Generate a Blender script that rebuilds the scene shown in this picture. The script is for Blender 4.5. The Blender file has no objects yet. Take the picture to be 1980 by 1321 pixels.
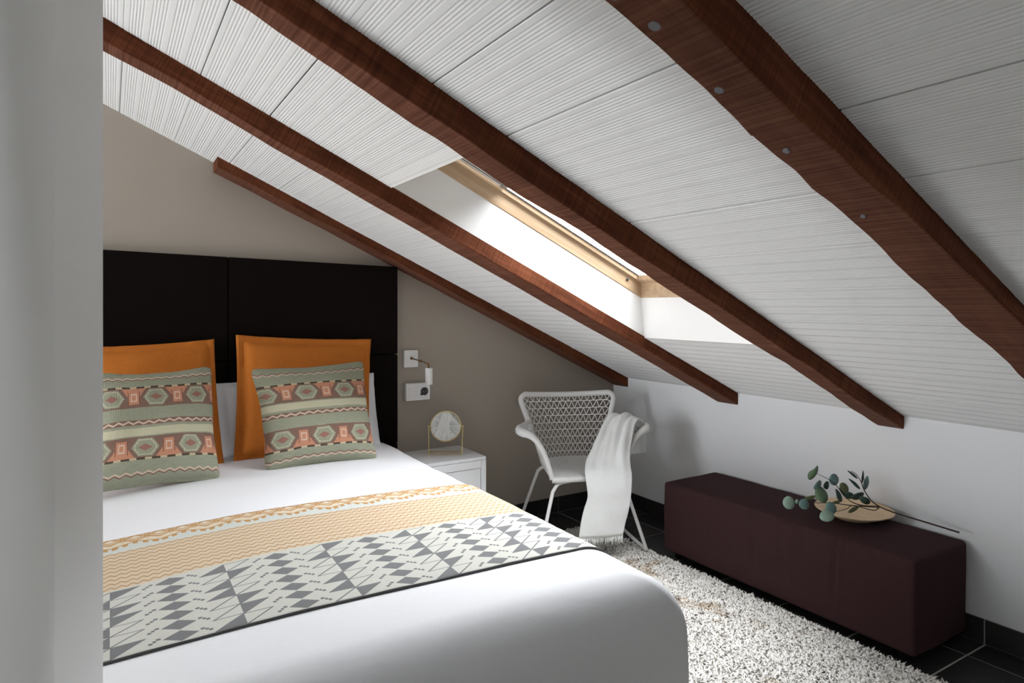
import bpy, bmesh, math, random
import numpy as np
from mathutils import Vector, Matrix, noise

random.seed(7)
rng = np.random.default_rng(11)
S = bpy.context.scene
COL = S.collection

# ------------------------------------------------------------------ camera
HCAM = 1.33
YAW = math.radians(31.644)
FPX = 1261.9
cam_d = bpy.data.cameras.new('camera')
cam = bpy.data.objects.new('camera', cam_d)
COL.objects.link(cam)
cam.location = (0, 0, HCAM)
cam.rotation_euler = (math.pi / 2, 0, -YAW)
cam_d.sensor_fit = 'HORIZONTAL'
cam_d.sensor_width = 36
cam_d.lens = 36 * FPX / 1980
cam_d.shift_y = -(660.5 - 591.8) / 1980
cam_d.clip_start = 0.02
S.camera = cam

# ------------------------------------------------------------------ sky, light, exposure
world = bpy.data.worlds.new('overcast_sky')
S.world = world
world.use_nodes = True
bg = world.node_tree.nodes['Background']
bg.inputs['Color'].default_value = (0.945, 0.975, 1.0, 1)
bg.inputs['Strength'].default_value = 16.0
S.view_settings.view_transform = 'Standard'
S.view_settings.look = 'None'
S.view_settings.gamma = 1
S.view_settings.use_curve_mapping = False
S.view_settings.exposure = 0.56
S.cycles.max_bounces = 10
S.cycles.diffuse_bounces = 7
S.cycles.glossy_bounces = 4
S.cycles.transparent_max_bounces = 8
S.cycles.sample_clamp_indirect = 12
S.cycles.caustics_reflective = False
S.cycles.caustics_refractive = False
S.cycles.use_denoising = True

# ------------------------------------------------------------------ main dimensions (metres)
XW = 2.931            # inner face of the low wall on the right
YW = 3.434            # inner face of the wall behind the bed
ZK = 0.852            # height of the low wall
TANP = 0.467          # roof pitch
TH = math.atan(TANP)
COS = math.cos(TH)
def zc(x): return ZK + TANP * (XW - x)          # ceiling height
FWD = Vector((math.sin(YAW), math.cos(YAW), 0))
RGT = Vector((math.cos(YAW), -math.sin(YAW), 0))
def at(u, v, d):
    """point of the room seen at photo pixel u,v at depth d (survey of the photograph)"""
    return Vector((0, 0, HCAM)) + d * (FWD + RGT * ((u - 990) / FPX) + Vector((0, 0, 1)) * ((591.8 - v) / FPX))
def lin(c):
    c = c / 255
    return c / 12.92 if c <= 0.04045 else ((c + 0.055) / 1.055) ** 2.4
def rgb(r, g, b): return (lin(r), lin(g), lin(b), 1)

# ------------------------------------------------------------------ shader helpers
class X:
    """arithmetic on shader sockets"""
    def __init__(self, t, s): self.t, self.s = t, s
    def _m(self, op, *a):
        n = self.t.nodes.new('ShaderNodeMath'); n.operation = op
        for i, v in enumerate((self,) + a):
            if isinstance(v, X): self.t.links.new(v.s, n.inputs[i])
            else: n.inputs[i].default_value = v
        return X(self.t, n.outputs[0])
    def __add__(s, o): return s._m('ADD', o)
    def __sub__(s, o): return s._m('SUBTRACT', o)
    def __mul__(s, o): return s._m('MULTIPLY', o)
    def __truediv__(s, o): return s._m('DIVIDE', o)
    __radd__ = __add__
    __rmul__ = __mul__
    def __rsub__(s, o): return s._m('MULTIPLY', -1.0)._m('ADD', o)
    def abs(s): return s._m('ABSOLUTE')
    def frac(s): return s._m('FRACT')
    def floor(s): return s._m('FLOOR')
    def mod2(s): return (s * 0.5).frac() * 2.0
    def sin(s): return s._m('SINE')
    def tri(s): return (s.frac() - 0.5).abs() * 2.0        # 1 at integers, 0 between
    def lt(s, o): return s._m('LESS_THAN', o)
    def gt(s, o): return s._m('GREATER_THAN', o)
    def min(s, o): return s._m('MINIMUM', o)
    def max(s, o): return s._m('MAXIMUM', o)
    def inside(s, a, b): return s.gt(a) * s.lt(b)
    def clamp(s):
        r = s._m('ADD', 0.0); r.s.node.use_clamp = True; return r

def new_mat(name):
    m = bpy.data.materials.new(name); m.use_nodes = True
    t = m.node_tree
    b = t.nodes['Principled BSDF']
    b.inputs['Specular IOR Level'].default_value = 0.3
    return m, t, b
def node(t, kind, **kw):
    n = t.nodes.new(kind)
    for k, v in kw.items():
        if k in n.inputs: n.inputs[k].default_value = v
        else: setattr(n, k, v)
    return n
def mixc(t, fac, a, b):
    n = t.nodes.new('ShaderNodeMix'); n.data_type = 'RGBA'
    for key, v in ((0, fac), (6, a), (7, b)):
        if isinstance(v, X): t.links.new(v.s, n.inputs[key])
        elif hasattr(v, 'is_linked'): t.links.new(v, n.inputs[key])
        else: n.inputs[key].default_value = v
    return n.outputs[2]
def ramp(t, fac, stops):
    n = t.nodes.new('ShaderNodeValToRGB')
    e = n.color_ramp.elements
    while len(e) < len(stops): e.new(0.5)
    for el, (p, c) in zip(e, stops): el.position = p; el.color = c
    t.links.new(fac.s if isinstance(fac, X) else fac, n.inputs[0])
    return n.outputs[0]
def coords(t, kind='Object', scale=(1, 1, 1), rot=(0, 0, 0)):
    tc = t.nodes.new('ShaderNodeTexCoord')
    mp = t.nodes.new('ShaderNodeMapping')
    mp.inputs['Scale'].default_value = scale; mp.inputs['Rotation'].default_value = rot
    t.links.new(tc.outputs[kind], mp.inputs['Vector'])
    return mp.outputs[0]
def pos(t, scale=(1, 1, 1), rot=(0, 0, 0)):
    g = t.nodes.new('ShaderNodeNewGeometry')
    mp = t.nodes.new('ShaderNodeMapping'); mp.vector_type = 'POINT'
    mp.inputs['Scale'].default_value = scale; mp.inputs['Rotation'].default_value = rot
    t.links.new(g.outputs['Position'], mp.inputs['Vector'])
    return mp.outputs[0]
def noise_tex(t, vec, scale, detail=3, rough=0.5, dist=0.0):
    n = node(t, 'ShaderNodeTexNoise', Scale=scale, Detail=detail, Roughness=rough, Distortion=dist)
    t.links.new(vec, n.inputs['Vector'])
    return X(t, n.outputs['Fac'])
def bump(t, b, h, strength=0.3, dist=0.002):
    n = node(t, 'ShaderNodeBump', Strength=strength, Distance=dist)
    t.links.new(h.s if isinstance(h, X) else h, n.inputs['Height'])
    t.links.new(n.outputs[0], b.inputs['Normal'])
def uvx(t):
    n = t.nodes.new('ShaderNodeUVMap')
    s = t.nodes.new('ShaderNodeSeparateXYZ')
    t.links.new(n.outputs[0], s.inputs[0])
    return X(t, s.outputs[0]), X(t, s.outputs[1]), n.outputs[0]
def setc(t, b, c):
    if hasattr(c, 'is_linked'): t.links.new(c, b.inputs['Base Color'])
    else: b.inputs['Base Color'].default_value = c

def plain(name, c, rough=0.6, metal=0.0, var=0.0, nscale=12, bmp=0.0, bscale=200, spec=0.3, bdist=0.001):
    m, t, b = new_mat(name)
    b.inputs['Roughness'].default_value = rough; b.inputs['Metallic'].default_value = metal
    b.inputs['Specular IOR Level'].default_value = spec
    v = pos(t)
    if var:
        f = noise_tex(t, v, nscale, 4)
        d = tuple(x * (1 - var) for x in c[:3]) + (1,)
        l = tuple(min(1, x * (1 + var)) for x in c[:3]) + (1,)
        setc(t, b, mixc(t, f, d, l))
    else:
        setc(t, b, c)
    if bmp:
        bump(t, b, noise_tex(t, v, bscale, 3), bmp, bdist)
    return m

def wood_dark():
    m, t, b = new_mat('stained_rafter_wood')
    v = pos(t, rot=(0, TH * -1, 0))       # x runs down the roof slope
    def sc(s):
        mp = t.nodes.new('ShaderNodeMapping'); mp.inputs['Scale'].default_value = s
        t.links.new(v, mp.inputs['Vector']); return mp.outputs[0]
    grain = noise_tex(t, sc((1.5, 22, 22)), 2.2, 5, 0.6, 0.6)
    blot = noise_tex(t, sc((2.2, 5, 5)), 1.6, 4, 0.6)
    saw = noise_tex(t, sc((140, 3, 3)), 1.0, 2, 0.5)
    f = (grain * 0.55 + blot * 0.5 + (saw - 0.5) * 0.35).clamp()
    c = ramp(t, f, [(0.25, (0.032, 0.0085, 0.0036, 1)), (0.5, (0.092, 0.027, 0.0115, 1)), (0.78, (0.20, 0.066, 0.029, 1))])
    # rough sawn underside with cross marks; downward faces also mixed paler
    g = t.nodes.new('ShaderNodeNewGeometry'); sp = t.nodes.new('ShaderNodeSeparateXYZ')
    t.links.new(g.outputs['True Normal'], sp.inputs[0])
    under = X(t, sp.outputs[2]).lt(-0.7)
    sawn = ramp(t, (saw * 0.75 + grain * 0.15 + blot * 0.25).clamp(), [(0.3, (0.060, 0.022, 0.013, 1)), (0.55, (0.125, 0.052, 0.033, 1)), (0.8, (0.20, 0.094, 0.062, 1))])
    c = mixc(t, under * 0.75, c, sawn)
    setc(t, b, c)
    b.inputs['Roughness'].default_value = 0.7; b.inputs['Specular IOR Level'].default_value = 0.08
    bump(t, b, grain * 0.6 + saw * 0.8, 0.55, 0.003)
    return m
def wood_pale(name, a, c, rough=0.45, rot=0.0, scale=(2, 40, 40)):
    m, t, b = new_mat(name)
    v = pos(t, rot=(0, rot, 0))
    mp = t.nodes.new('ShaderNodeMapping'); mp.inputs['Scale'].default_value = scale
    t.links.new(v, mp.inputs['Vector'])
    g = noise_tex(t, mp.outputs[0], 1.0, 4, 0.55, 0.8)
    setc(t, b, ramp(t, g, [(0.3, a), (0.7, c)]))
    b.inputs['Roughness'].default_value = rough
    bump(t, b, g, 0.15, 0.001)
    return m
def fabric(name, c, var=0.12, wscale=900, rough=0.9, bmp=0.35, big=0.0, sheen=0.0):
    m, t, b = new_mat(name)
    v = pos(t)
    f = noise_tex(t, v, 60, 4)
    d = tuple(x * (1 - var) for x in c[:3]) + (1,); l = tuple(min(1, x * (1 + var)) for x in c[:3]) + (1,)
    setc(t, b, mixc(t, f, d, l))
    b.inputs['Roughness'].default_value = rough; b.inputs['Specular IOR Level'].default_value = 0.15
    if sheen: b.inputs['Sheen Weight'].default_value = sheen
    h = noise_tex(t, v, wscale, 2)
    if big: h = h * 0.4 + noise_tex(t, pos(t, (1, 3, 1)), 9, 3, 0.5, 0.3) * big
    bump(t, b, h, bmp, 0.002)
    return m

M = {}
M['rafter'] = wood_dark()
M['slab'] = plain('white_painted_slab', (0.735, 0.738, 0.735, 1), 0.6, var=0.02, bmp=0.12, bscale=60)
M['knee'] = plain('white_wall_paint', (0.72, 0.73, 0.745, 1), 0.75, var=0.012, nscale=3, bmp=0.08, bscale=90)
M['taupe'] = plain('taupe_wall_paint', (0.36, 0.318, 0.272, 1), 0.8, var=0.015, nscale=3, bmp=0.08, bscale=90)
M['jamb'] = plain('pale_grey_wall_paint', (0.78, 0.79, 0.78, 1), 0.75, var=0.01, nscale=3, bmp=0.06, bscale=90)
M['lining'] = plain('brightened_door_lining', (0.90, 0.90, 0.885, 1), 0.6, var=0.01, nscale=3)  # whiter than the passage wall to stand in for missing light
M['tile'] = plain('black_slate_tile', (0.021, 0.020, 0.0195, 1), 0.42, var=0.45, nscale=9, bmp=0.35, bscale=26, spec=0.4, bdist=0.003)
M['grout'] = plain('grey_grout', (0.42, 0.405, 0.385, 1), 0.9, var=0.1, nscale=40)
M['whitewall'] = plain('white_plaster', (0.84, 0.84, 0.83, 1), 0.7, var=0.01, nscale=4)
M['pine'] = wood_pale('lacquered_pine', (0.42, 0.285, 0.17, 1), (0.56, 0.41, 0.27, 1), 0.4, -TH)
M['tray'] = wood_pale('pale_turned_wood', (0.70, 0.50, 0.30, 1), (0.84, 0.66, 0.45, 1), 0.5, 0.0, (22, 3, 22))
M['whitelacq'] = plain('white_lacquer', (0.80, 0.81, 0.82, 1), 0.32, spec=0.4)
M['whiteplastic'] = plain('white_plastic', (0.78, 0.78, 0.77, 1), 0.35)
M['darkplastic'] = plain('dark_socket_plastic', (0.05, 0.05, 0.055, 1), 0.4)
M['steelgrey'] = plain('grey_metal', (0.35, 0.36, 0.37, 1), 0.4, 0.8)
M['brass'] = plain('aged_brass', (0.24, 0.13, 0.05, 1), 0.35, 0.9)
M['gold'] = plain('brushed_gold', (0.72, 0.56, 0.26, 1), 0.32, 0.9)
M['leather'] = plain('near_black_leather', (0.0062, 0.0042, 0.0035, 1), 0.75, var=0.2, bmp=0.2, bscale=300, spec=0.04)
M['whitesteel'] = plain('white_powder_coat', (0.78, 0.78, 0.77, 1), 0.4)
M['wicker'] = plain('white_woven_cord', (0.74, 0.74, 0.73, 1), 0.6, bmp=0.4, bscale=500)
M['linen'] = fabric('white_cotton', (0.725, 0.73, 0.75, 1), 0.02, 700, 0.85, 0.4, big=2.0)
M['orange'] = fabric('burnt_orange_cotton', (0.47, 0.145, 0.022, 1), 0.12, 1100, 0.85, 0.3, big=0.5)
M['ottoman'] = fabric('plum_brown_cotton', (0.046, 0.0215, 0.0235, 1), 0.16, 900, 0.95, 0.35, big=0.4)
M['plug'] = plain('grey_putty', (0.20, 0.20, 0.22, 1), 0.8, var=0.2, nscale=60)
M['stem'] = plain('brown_stem', (0.045, 0.028, 0.02, 1), 0.7, var=0.3, nscale=80)
M['blind'] = plain('pale_blind_cloth', (0.70, 0.71, 0.70, 1), 0.8)
M['blackgap'] = plain('black_felt', (0.006, 0.006, 0.006, 1), 0.9)
M['frost'] = plain('bulb_glass', (0.75, 0.74, 0.7, 1), 0.3)

def leaf_mat(name, a, c):
    m, t, b = new_mat(name)
    f = noise_tex(t, coords(t), 40, 3)
    setc(t, b, mixc(t, f, a, c))
    b.inputs['Roughness'].default_value = 0.5
    return m
LEAF = [leaf_mat('leaf_sage', (0.16, 0.25, 0.20, 1), (0.30, 0.40, 0.32, 1)),
        leaf_mat('leaf_blue', (0.085, 0.16, 0.155, 1), (0.16, 0.26, 0.25, 1)),
        leaf_mat('leaf_dark', (0.022, 0.045, 0.035, 1), (0.045, 0.08, 0.06, 1)),
        leaf_mat('leaf_olive', (0.065, 0.085, 0.035, 1), (0.14, 0.16, 0.075, 1)),
        leaf_mat('leaf_green', (0.07, 0.13, 0.07, 1), (0.15, 0.22, 0.13, 1))]

def glass_mat():
    m = bpy.data.materials.new('window_glass'); m.use_nodes = True
    t = m.node_tree; t.nodes.clear()
    o = t.nodes.new('ShaderNodeOutputMaterial'); mx = t.nodes.new('ShaderNodeMixShader')
    tr = t.nodes.new('ShaderNodeBsdfTransparent'); gl = t.nodes.new('ShaderNodeBsdfGlossy')
    gl.inputs['Roughness'].default_value = 0.02
    tr.inputs['Color'].default_value = (0.97, 0.97, 0.975, 1)
    fr = node(t, 'ShaderNodeFresnel', IOR=1.35)
    t.links.new(fr.outputs[0], mx.inputs[0]); t.links.new(tr.outputs[0], mx.inputs[1]); t.links.new(gl.outputs[0], mx.inputs[2])
    t.links.new(mx.outputs[0], o.inputs[0])
    return m
M['glass'] = glass_mat()
M['mirror'] = plain('mirror_silver', (0.86, 0.87, 0.86, 1), 0.02, 1.0)

def throw_mat():
    m, t, b = new_mat('white_fluffy_wool')
    v = pos(t)
    setc(t, b, mixc(t, noise_tex(t, v, 50, 4), (0.87, 0.89, 0.88, 1), (0.93, 0.945, 0.94, 1)))
    b.inputs['Roughness'].default_value = 0.95; b.inputs['Specular IOR Level'].default_value = 0.05
    b.inputs['Sheen Weight'].default_value = 0.25
    bump(t, b, noise_tex(t, v, 120, 5, 0.7, 0.8), 0.75, 0.005)
    return m
M['throw'] = throw_mat()

def pile_mat():
    m, t, b = new_mat('shaggy_pile')
    g = t.nodes.new('ShaderNodeNewGeometry')
    r = X(t, g.outputs['Random Per Island'])
    base = ramp(t, r, [(0.0, (0.16, 0.14, 0.12, 1)), (0.06, (0.40, 0.37, 0.33, 1)), (0.14, (0.84, 0.81, 0.755, 1)), (0.7, (0.92, 0.895, 0.85, 1)), (1.0, (0.95, 0.935, 0.91, 1))])
    tan = ramp(t, r, [(0.0, (0.12, 0.085, 0.06, 1)), (0.3, (0.52, 0.42, 0.31, 1)), (1.0, (0.82, 0.73, 0.62, 1))])
    n = noise_tex(t, pos(t), 2.6, 3, 0.6, 1.0)
    k = ((n - 0.56) * 9.0).clamp()
    setc(t, b, mixc(t, k, base, tan))
    b.inputs['Roughness'].default_value = 0.95; b.inputs['Specular IOR Level'].default_value = 0.05
    return m
M['pile'] = pile_mat()
M['rugbase'] = plain('rug_backing', (0.36, 0.33, 0.29, 1), 0.95, var=0.3, nscale=120)

def kilim_mat():
    m, t, b = new_mat('kilim_weave')
    u, v, uv = uvx(t)
    mp = t.nodes.new('ShaderNodeMapping'); mp.inputs['Scale'].default_value = (14, 130, 1)
    t.links.new(uv, mp.inputs[0])
    thread = noise_tex(t, mp.outputs[0], 1.0, 3, 0.6)
    wob = (noise_tex(t, uv, 5, 2) - 0.5) * 0.018
    fine = (noise_tex(t, uv, 120, 2) - 0.5)
    w = v + wob
    green = mixc(t, thread, (0.225, 0.235, 0.17, 1), (0.41, 0.42, 0.32, 1))
    cream = (0.56, 0.53, 0.38, 1)
    brown = mixc(t, thread, (0.155, 0.085, 0.065, 1), (0.29, 0.17, 0.135, 1))
    salmon = mixc(t, thread, (0.50, 0.20, 0.12, 1), (0.62, 0.30, 0.19, 1))
    dark = (0.075, 0.05, 0.035, 1)
    pink = (0.66, 0.50, 0.40, 1)
    c = green
    c = mixc(t, w.inside(0.535, 0.60), c, cream)
    # two patterned bands; q runs 0 (dashed salmon edge) .. 1 (brown inner edge)
    for (e0, e1, ph) in ((0.17, 0.36, 0.1), (0.79, 0.61, 0.35)):
        q = (w - e0) / (e1 - e0)
        band = q.inside(0.0, 1.0)
        c = mixc(t, band, c, salmon)
        x = u * 2.9 + ph
        dx = (x.frac() - 0.5).abs()                      # 0 at medallion centre
        dq = (q - 0.52).abs()
        hexd = (dx + dq * 0.35).max(dq * 0.72) + fine * 0.045
        c = mixc(t, band * ((q - 0.62).gt(dx * 0.9 - 0.35)) * hexd.gt(0.0), c, brown)
        c = mixc(t, band * hexd.lt(0.385), c, brown)
        c = mixc(t, band * hexd.lt(0.295), c, green)
        c = mixc(t, band * hexd.inside(0.225, 0.26) * (u * 60.0).frac().lt(0.7), c, cream)
        c = mixc(t, band * (dx + dq * 0.9 + fine * 0.05).lt(0.15), c, (0.33, 0.15, 0.12, 1))
        ex = 0.5 - dx                                    # 0 between medallions
        box = (ex * 2.9).max(dq) + fine * 0.05
        c = mixc(t, band * box.lt(0.32), c, salmon)
        c = mixc(t, band * box.inside(0.13, 0.20), c, pink)
        c = mixc(t, band * (ex.inside(0.115, 0.135)) * dq.lt(0.3), c, (0.22, 0.10, 0.075, 1))
        dash = (w - e0).abs().lt(0.009)
        c = mixc(t, dash, c, (0.55, 0.45, 0.30, 1))
        c = mixc(t, dash * (u * 9.0).frac().lt(0.55), c, dark)
    for zc_, amp, under in ((0.075, 0.008, 0), (0.49, 0.010, 1), (0.905, 0.010, 0)):
        zz = (w - zc_) - ((u * 13.0).tri() - 0.5) * amp * 2.0
        c = mixc(t, (w - zc_).abs().lt(0.022), c, brown) if under else mixc(t, (zz - 0.011).abs().lt(0.007), c, brown)
        c = mixc(t, zz.abs().lt(0.0075), c, pink)
    c = mixc(t, (fine * 1.4 + 0.5).clamp() * 0.35, c, (0.12, 0.12, 0.09, 1))
    setc(t, b, c)
    b.inputs['Roughness'].default_value = 0.95; b.inputs['Specular IOR Level'].default_value = 0.05
    ribs = (u * 75.0).tri() * 0.5 + (v * 110.0).tri() * 0.4 + thread
    bump(t, b, ribs, 0.55, 0.002)
    return m
M['kilim'] = kilim_mat()

def runner_mat():
    """u: metres across the bed (0 = spine under the left bands), v: metres from the far edge"""
    m, t, b = new_mat('runner_weave')
    u, v, uv = uvx(t)
    fine = noise_tex(t, uv, 420, 2) - 0.5
    ivory = mixc(t, noise_tex(t, uv, 300, 3), (0.50, 0.50, 0.455, 1), (0.66, 0.66, 0.61, 1))
    icy = mixc(t, noise_tex(t, uv, 300, 3), (0.53, 0.56, 0.53, 1), (0.66, 0.68, 0.65, 1))
    peach = mixc(t, noise_tex(t, uv, 300, 3), (0.60, 0.46, 0.315, 1), (0.70, 0.58, 0.44, 1))
    ochre = mixc(t, noise_tex(t, uv, 300, 3), (0.44, 0.235, 0.085, 1), (0.54, 0.32, 0.135, 1))
    grey = mixc(t, noise_tex(t, uv, 420, 3), (0.115, 0.118, 0.124, 1), (0.26, 0.265, 0.27, 1))
    # --- ornamental band
    A0, B0, C0, END = 0.0, 0.135, 0.42, 0.80
    c = icy
    P = 0.131
    a = u / P
    edge = 0.060 + a.tri() * 0.028
    inA = v.lt(edge)
    c = mixc(t, inA, c, (0.70, 0.61, 0.48, 1))
    s = v / 0.062
    for k in (0.0, 0.5):
        wv = (a + k).tri() * 0.92
        c = mixc(t, inA * (s - wv).abs().lt(0.10), c, ochre)
        c = mixc(t, inA * (s - wv + 0.28).abs().lt(0.06), c, ochre)
    dd = ((a * 2.0).frac() - 0.5).abs() * 1.4 + (s - 0.55).abs()
    c = mixc(t, inA * dd.inside(0.16, 0.27), c, ochre)
    c = mixc(t, (v - edge).abs().lt(0.0035), c, ochre)
    c = mixc(t, v.lt(0.004), c, ochre)
    dr = ((a * 5.0).frac() - 0.5).abs()
    drop = (dr * 0.026).max((v - edge - 0.010).abs() * 0.62)
    c = mixc(t, drop.lt(0.0060 + a.tri() * 0.0025), c, ochre)
    # --- fine zigzags
    inB = v.inside(B0, C0)
    c = mixc(t, inB, c, peach)
    zz = (v / 0.0290 + (u / 0.0245).tri() * 0.42).frac()
    c = mixc(t, inB * zz.lt(0.30), c, (0.44, 0.29, 0.16, 1))
    # --- grey geometric band
    inC = v.gt(C0)
    c = mixc(t, inC, c, ivory)
    RP = 0.0527
    row = ((v - C0 - 0.008) / RP)
    ri = row.floor(); rv = row.frac()
    inR = row.inside(0.0, 7.0)
    SP = 0.2625
    k = (u / SP + 0.5).floor()
    du = u - k * SP
    ad = du.abs()
    w = 0.066
    right = du.gt(0.0)
    pat = ri.lt(0.5) + ri.inside(1.5, 3.5) + ri.gt(5.5)
    sel = (pat + right + k).mod2()                       # 0 filled / 1 outlined alternate
    fill = sel.lt(0.5)
    rr = right * rv + (1.0 - right) * (1.0 - rv)
    hyp = ad / w + rr                                    # inside when < 1
    tri_in = hyp.lt(1.0) * inR
    c = mixc(t, tri_in * fill, c, grey)
    line = (hyp - 1.0).abs().lt(0.05) + rr.lt(0.055) * hyp.lt(1.05)
    c = mixc(t, (line * inR * ad.lt(w)).min(1.0), c, grey)
    # rhombi halfway between the spines, squiggles beside them
    e = SP / 2 - ad                                       # 0 at rhombus column
    rh = e.abs() / 0.036 + (rv - 0.5).abs() / 0.46
    c = mixc(t, rh.lt(1.0) * inR, c, grey)
    ds = (ad - 0.0805) / 0.0095
    sq = (rv - 0.5) + (ds.gt(-0.40) + ds.gt(0.30) - 1.0) * 0.13
    c = mixc(t, sq.abs().lt(0.085) * ds.abs().lt(1.25) * inR, c, grey)
    c = mixc(t, v.gt(END - 0.0022), c, (0.075, 0.075, 0.08, 1))  # dark strip paints in the shadow line along the near edge
    c = mixc(t, (fine * 1.6 + 0.5).clamp() * 0.28, c, (0.16, 0.15, 0.13, 1))
    setc(t, b, c)
    b.inputs['Roughness'].default_value = 0.95; b.inputs['Specular IOR Level'].default_value = 0.05
    bump(t, b, fine + (u * 260.0).tri() * 0.4 + (v * 260.0).tri() * 0.4, 0.4, 0.0015)
    return m
M['runner'] = runner_mat()

# ------------------------------------------------------------------ object helpers
BASE = {}
def tag(o, label=None, cat=None, group=None, kind=None):
    if label: o['label'] = label
    if cat: o['category'] = cat
    if group: o['group'] = group
    if kind: o['kind'] = kind
    return o
def base_of(p): return BASE.get(p.name, Vector((0, 0, 0))) if p else Vector((0, 0, 0))
def thing(name, loc, label=None, cat=None, group=None, kind=None):
    o = bpy.data.objects.new(name, None); COL.objects.link(o)
    o.empty_display_size = 0.1
    o.location = loc; BASE[o.name] = Vector(loc)
    return tag(o, label, cat, group, kind)
def link(name, me, mat, parent=None):
    o = bpy.data.objects.new(name, me); COL.objects.link(o)
    if mat is not None:
        if me.materials: me.materials[0] = mat
        else: me.materials.append(mat)
    if parent: o.parent = parent; BASE[o.name] = base_of(parent)
    return o
def mesh(name, verts, faces, mat, parent=None, smooth=False, uvs=None, origin=None):
    """verts in room coordinates; kept relative to the parent's base (or to origin for a top-level mesh)"""
    off = base_of(parent) if parent else Vector(origin or (0, 0, 0))
    me = bpy.data.meshes.new(name)
    me.from_pydata([(p[0] - off.x, p[1] - off.y, p[2] - off.z) for p in verts], [], faces)
    if uvs is not None:
        l = me.uv_layers.new(name='UVMap')
        li = np.empty(len(me.loops), dtype=np.int32); me.loops.foreach_get('vertex_index', li)
        l.data.foreach_set('uv', np.asarray(uvs, dtype=np.float32)[li].ravel())
    bm = bmesh.new(); bm.from_mesh(me); bmesh.ops.recalc_face_normals(bm, faces=bm.faces); bm.to_mesh(me); bm.free()
    if smooth: me.polygons.foreach_set('use_smooth', [True] * len(me.polygons))
    me.update()
    o = link(name, me, mat, parent)
    if not parent: o.location = off; BASE[o.name] = off
    return o
class MB:
    def __init__(self): self.v = []; self.f = []
    def add(self, v, f):
        n = len(self.v); self.v += [tuple(p) for p in v]; self.f += [tuple(i + n for i in q) for q in f]; return self
    def box(self, lo, hi):
        a, b = lo, hi
        v = [(x, y, z) for z in (a[2], b[2]) for y in (a[1], b[1]) for x in (a[0], b[0])]
        return self.add(v, [(0, 2, 3, 1), (4, 5, 7, 6), (0, 1, 5, 4), (2, 6, 7, 3), (0, 4, 6, 2), (1, 3, 7, 5)])
    def tube(self, pts, r, n=8, caps=True, closed=False):
        pts = [Vector(p) for p in pts]
        m = len(pts); rs = r if hasattr(r, '__len__') else [r] * m
        rings = []; up = None
        for i, p in enumerate(pts):
            if closed: d = pts[(i + 1) % m] - pts[i - 1]
            else: d = pts[min(i + 1, m - 1)] - pts[max(i - 1, 0)]
            d.normalize()
            if up is None:
                a = Vector((0, 0, 1)) if abs(d.z) < 0.9 else Vector((1, 0, 0))
                up = (a - d * a.dot(d)).normalized()
            else:
                up = up - d * up.dot(d)
                up.normalize()
            s = d.cross(up)
            rings.append([p + (up * math.cos(2 * math.pi * k / n) + s * math.sin(2 * math.pi * k / n)) * rs[i] for k in range(n)])
        v = [q for rg in rings for q in rg]; f = []
        for i in range(m if closed else m - 1):
            j = (i + 1) % m
            for k in range(n):
                k2 = (k + 1) % n
                f.append((i * n + k, i * n + k2, j * n + k2, j * n + k))
        if caps and not closed:
            f.append(tuple(range(n - 1, -1, -1))); f.append(tuple((m - 1) * n + k for k in range(n)))
        return self.add(v, f)
    def lathe(self, prof, n=32, c=(0, 0, 0), ax=None):
        """prof: (r, h) pairs around the axis through c"""
        c = Vector(c); a = (ax or Vector((0, 0, 1))).normalized()
        e1 = a.orthogonal().normalized(); e2 = a.cross(e1)
        v = []; f = []
        for r, h in prof:
            for k in range(n):
                w = 2 * math.pi * k / n
                v.append(c + a * h + (e1 * math.cos(w) + e2 * math.sin(w)) * r)
        m = len(prof)
        for i in range(m - 1):
            for k in range(n):
                k2 = (k + 1) % n
                f.append((i * n + k, i * n + k2, (i + 1) * n + k2, (i + 1) * n + k))
        if prof[0][0] > 1e-6: f.append(tuple(range(n - 1, -1, -1)))
        if prof[-1][0] > 1e-6: f.append(tuple((m - 1) * n + k for k in range(n)))
        return self.add(v, f)
    def build(self, name, mat, parent=None, smooth=False, bevel=0.0, origin=None):
        o = mesh(name, self.v, self.f, mat, parent, smooth, origin=origin)
        if bevel:
            b = o.modifiers.new('bevel', 'BEVEL'); b.width = bevel; b.segments = 3; b.limit_method = 'ANGLE'
            o.data.polygons.foreach_set('use_smooth', [True] * len(o.data.polygons))
            w = o.modifiers.new('wn', 'WEIGHTED_NORMAL'); w.keep_sharp = False
        return o
def box(name, lo, hi, mat, parent=None, bevel=0.0, origin=None):
    return MB().box(lo, hi).build(name, mat, parent, bevel=bevel, origin=origin)
def bez(p, n=24):
    """Catmull-Rom through the points"""
    p = [Vector(q) for q in p]; out = []
    for i in range(len(p) - 1):
        a = p[i - 1] if i else p[0] * 2 - p[1]
        b, c = p[i], p[i + 1]
        d = p[i + 2] if i + 2 < len(p) else p[-1] * 2 - p[-2]
        for k in range(n):
            s = k / n
            out.append(0.5 * (2 * b + (c - a) * s + (2 * a - 5 * b + 4 * c - d) * s * s + (3 * b - a - 3 * c + d) * s ** 3))
    out.append(p[-1]); return out
def struct(o): o['kind'] = 'structure'; return o

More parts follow.
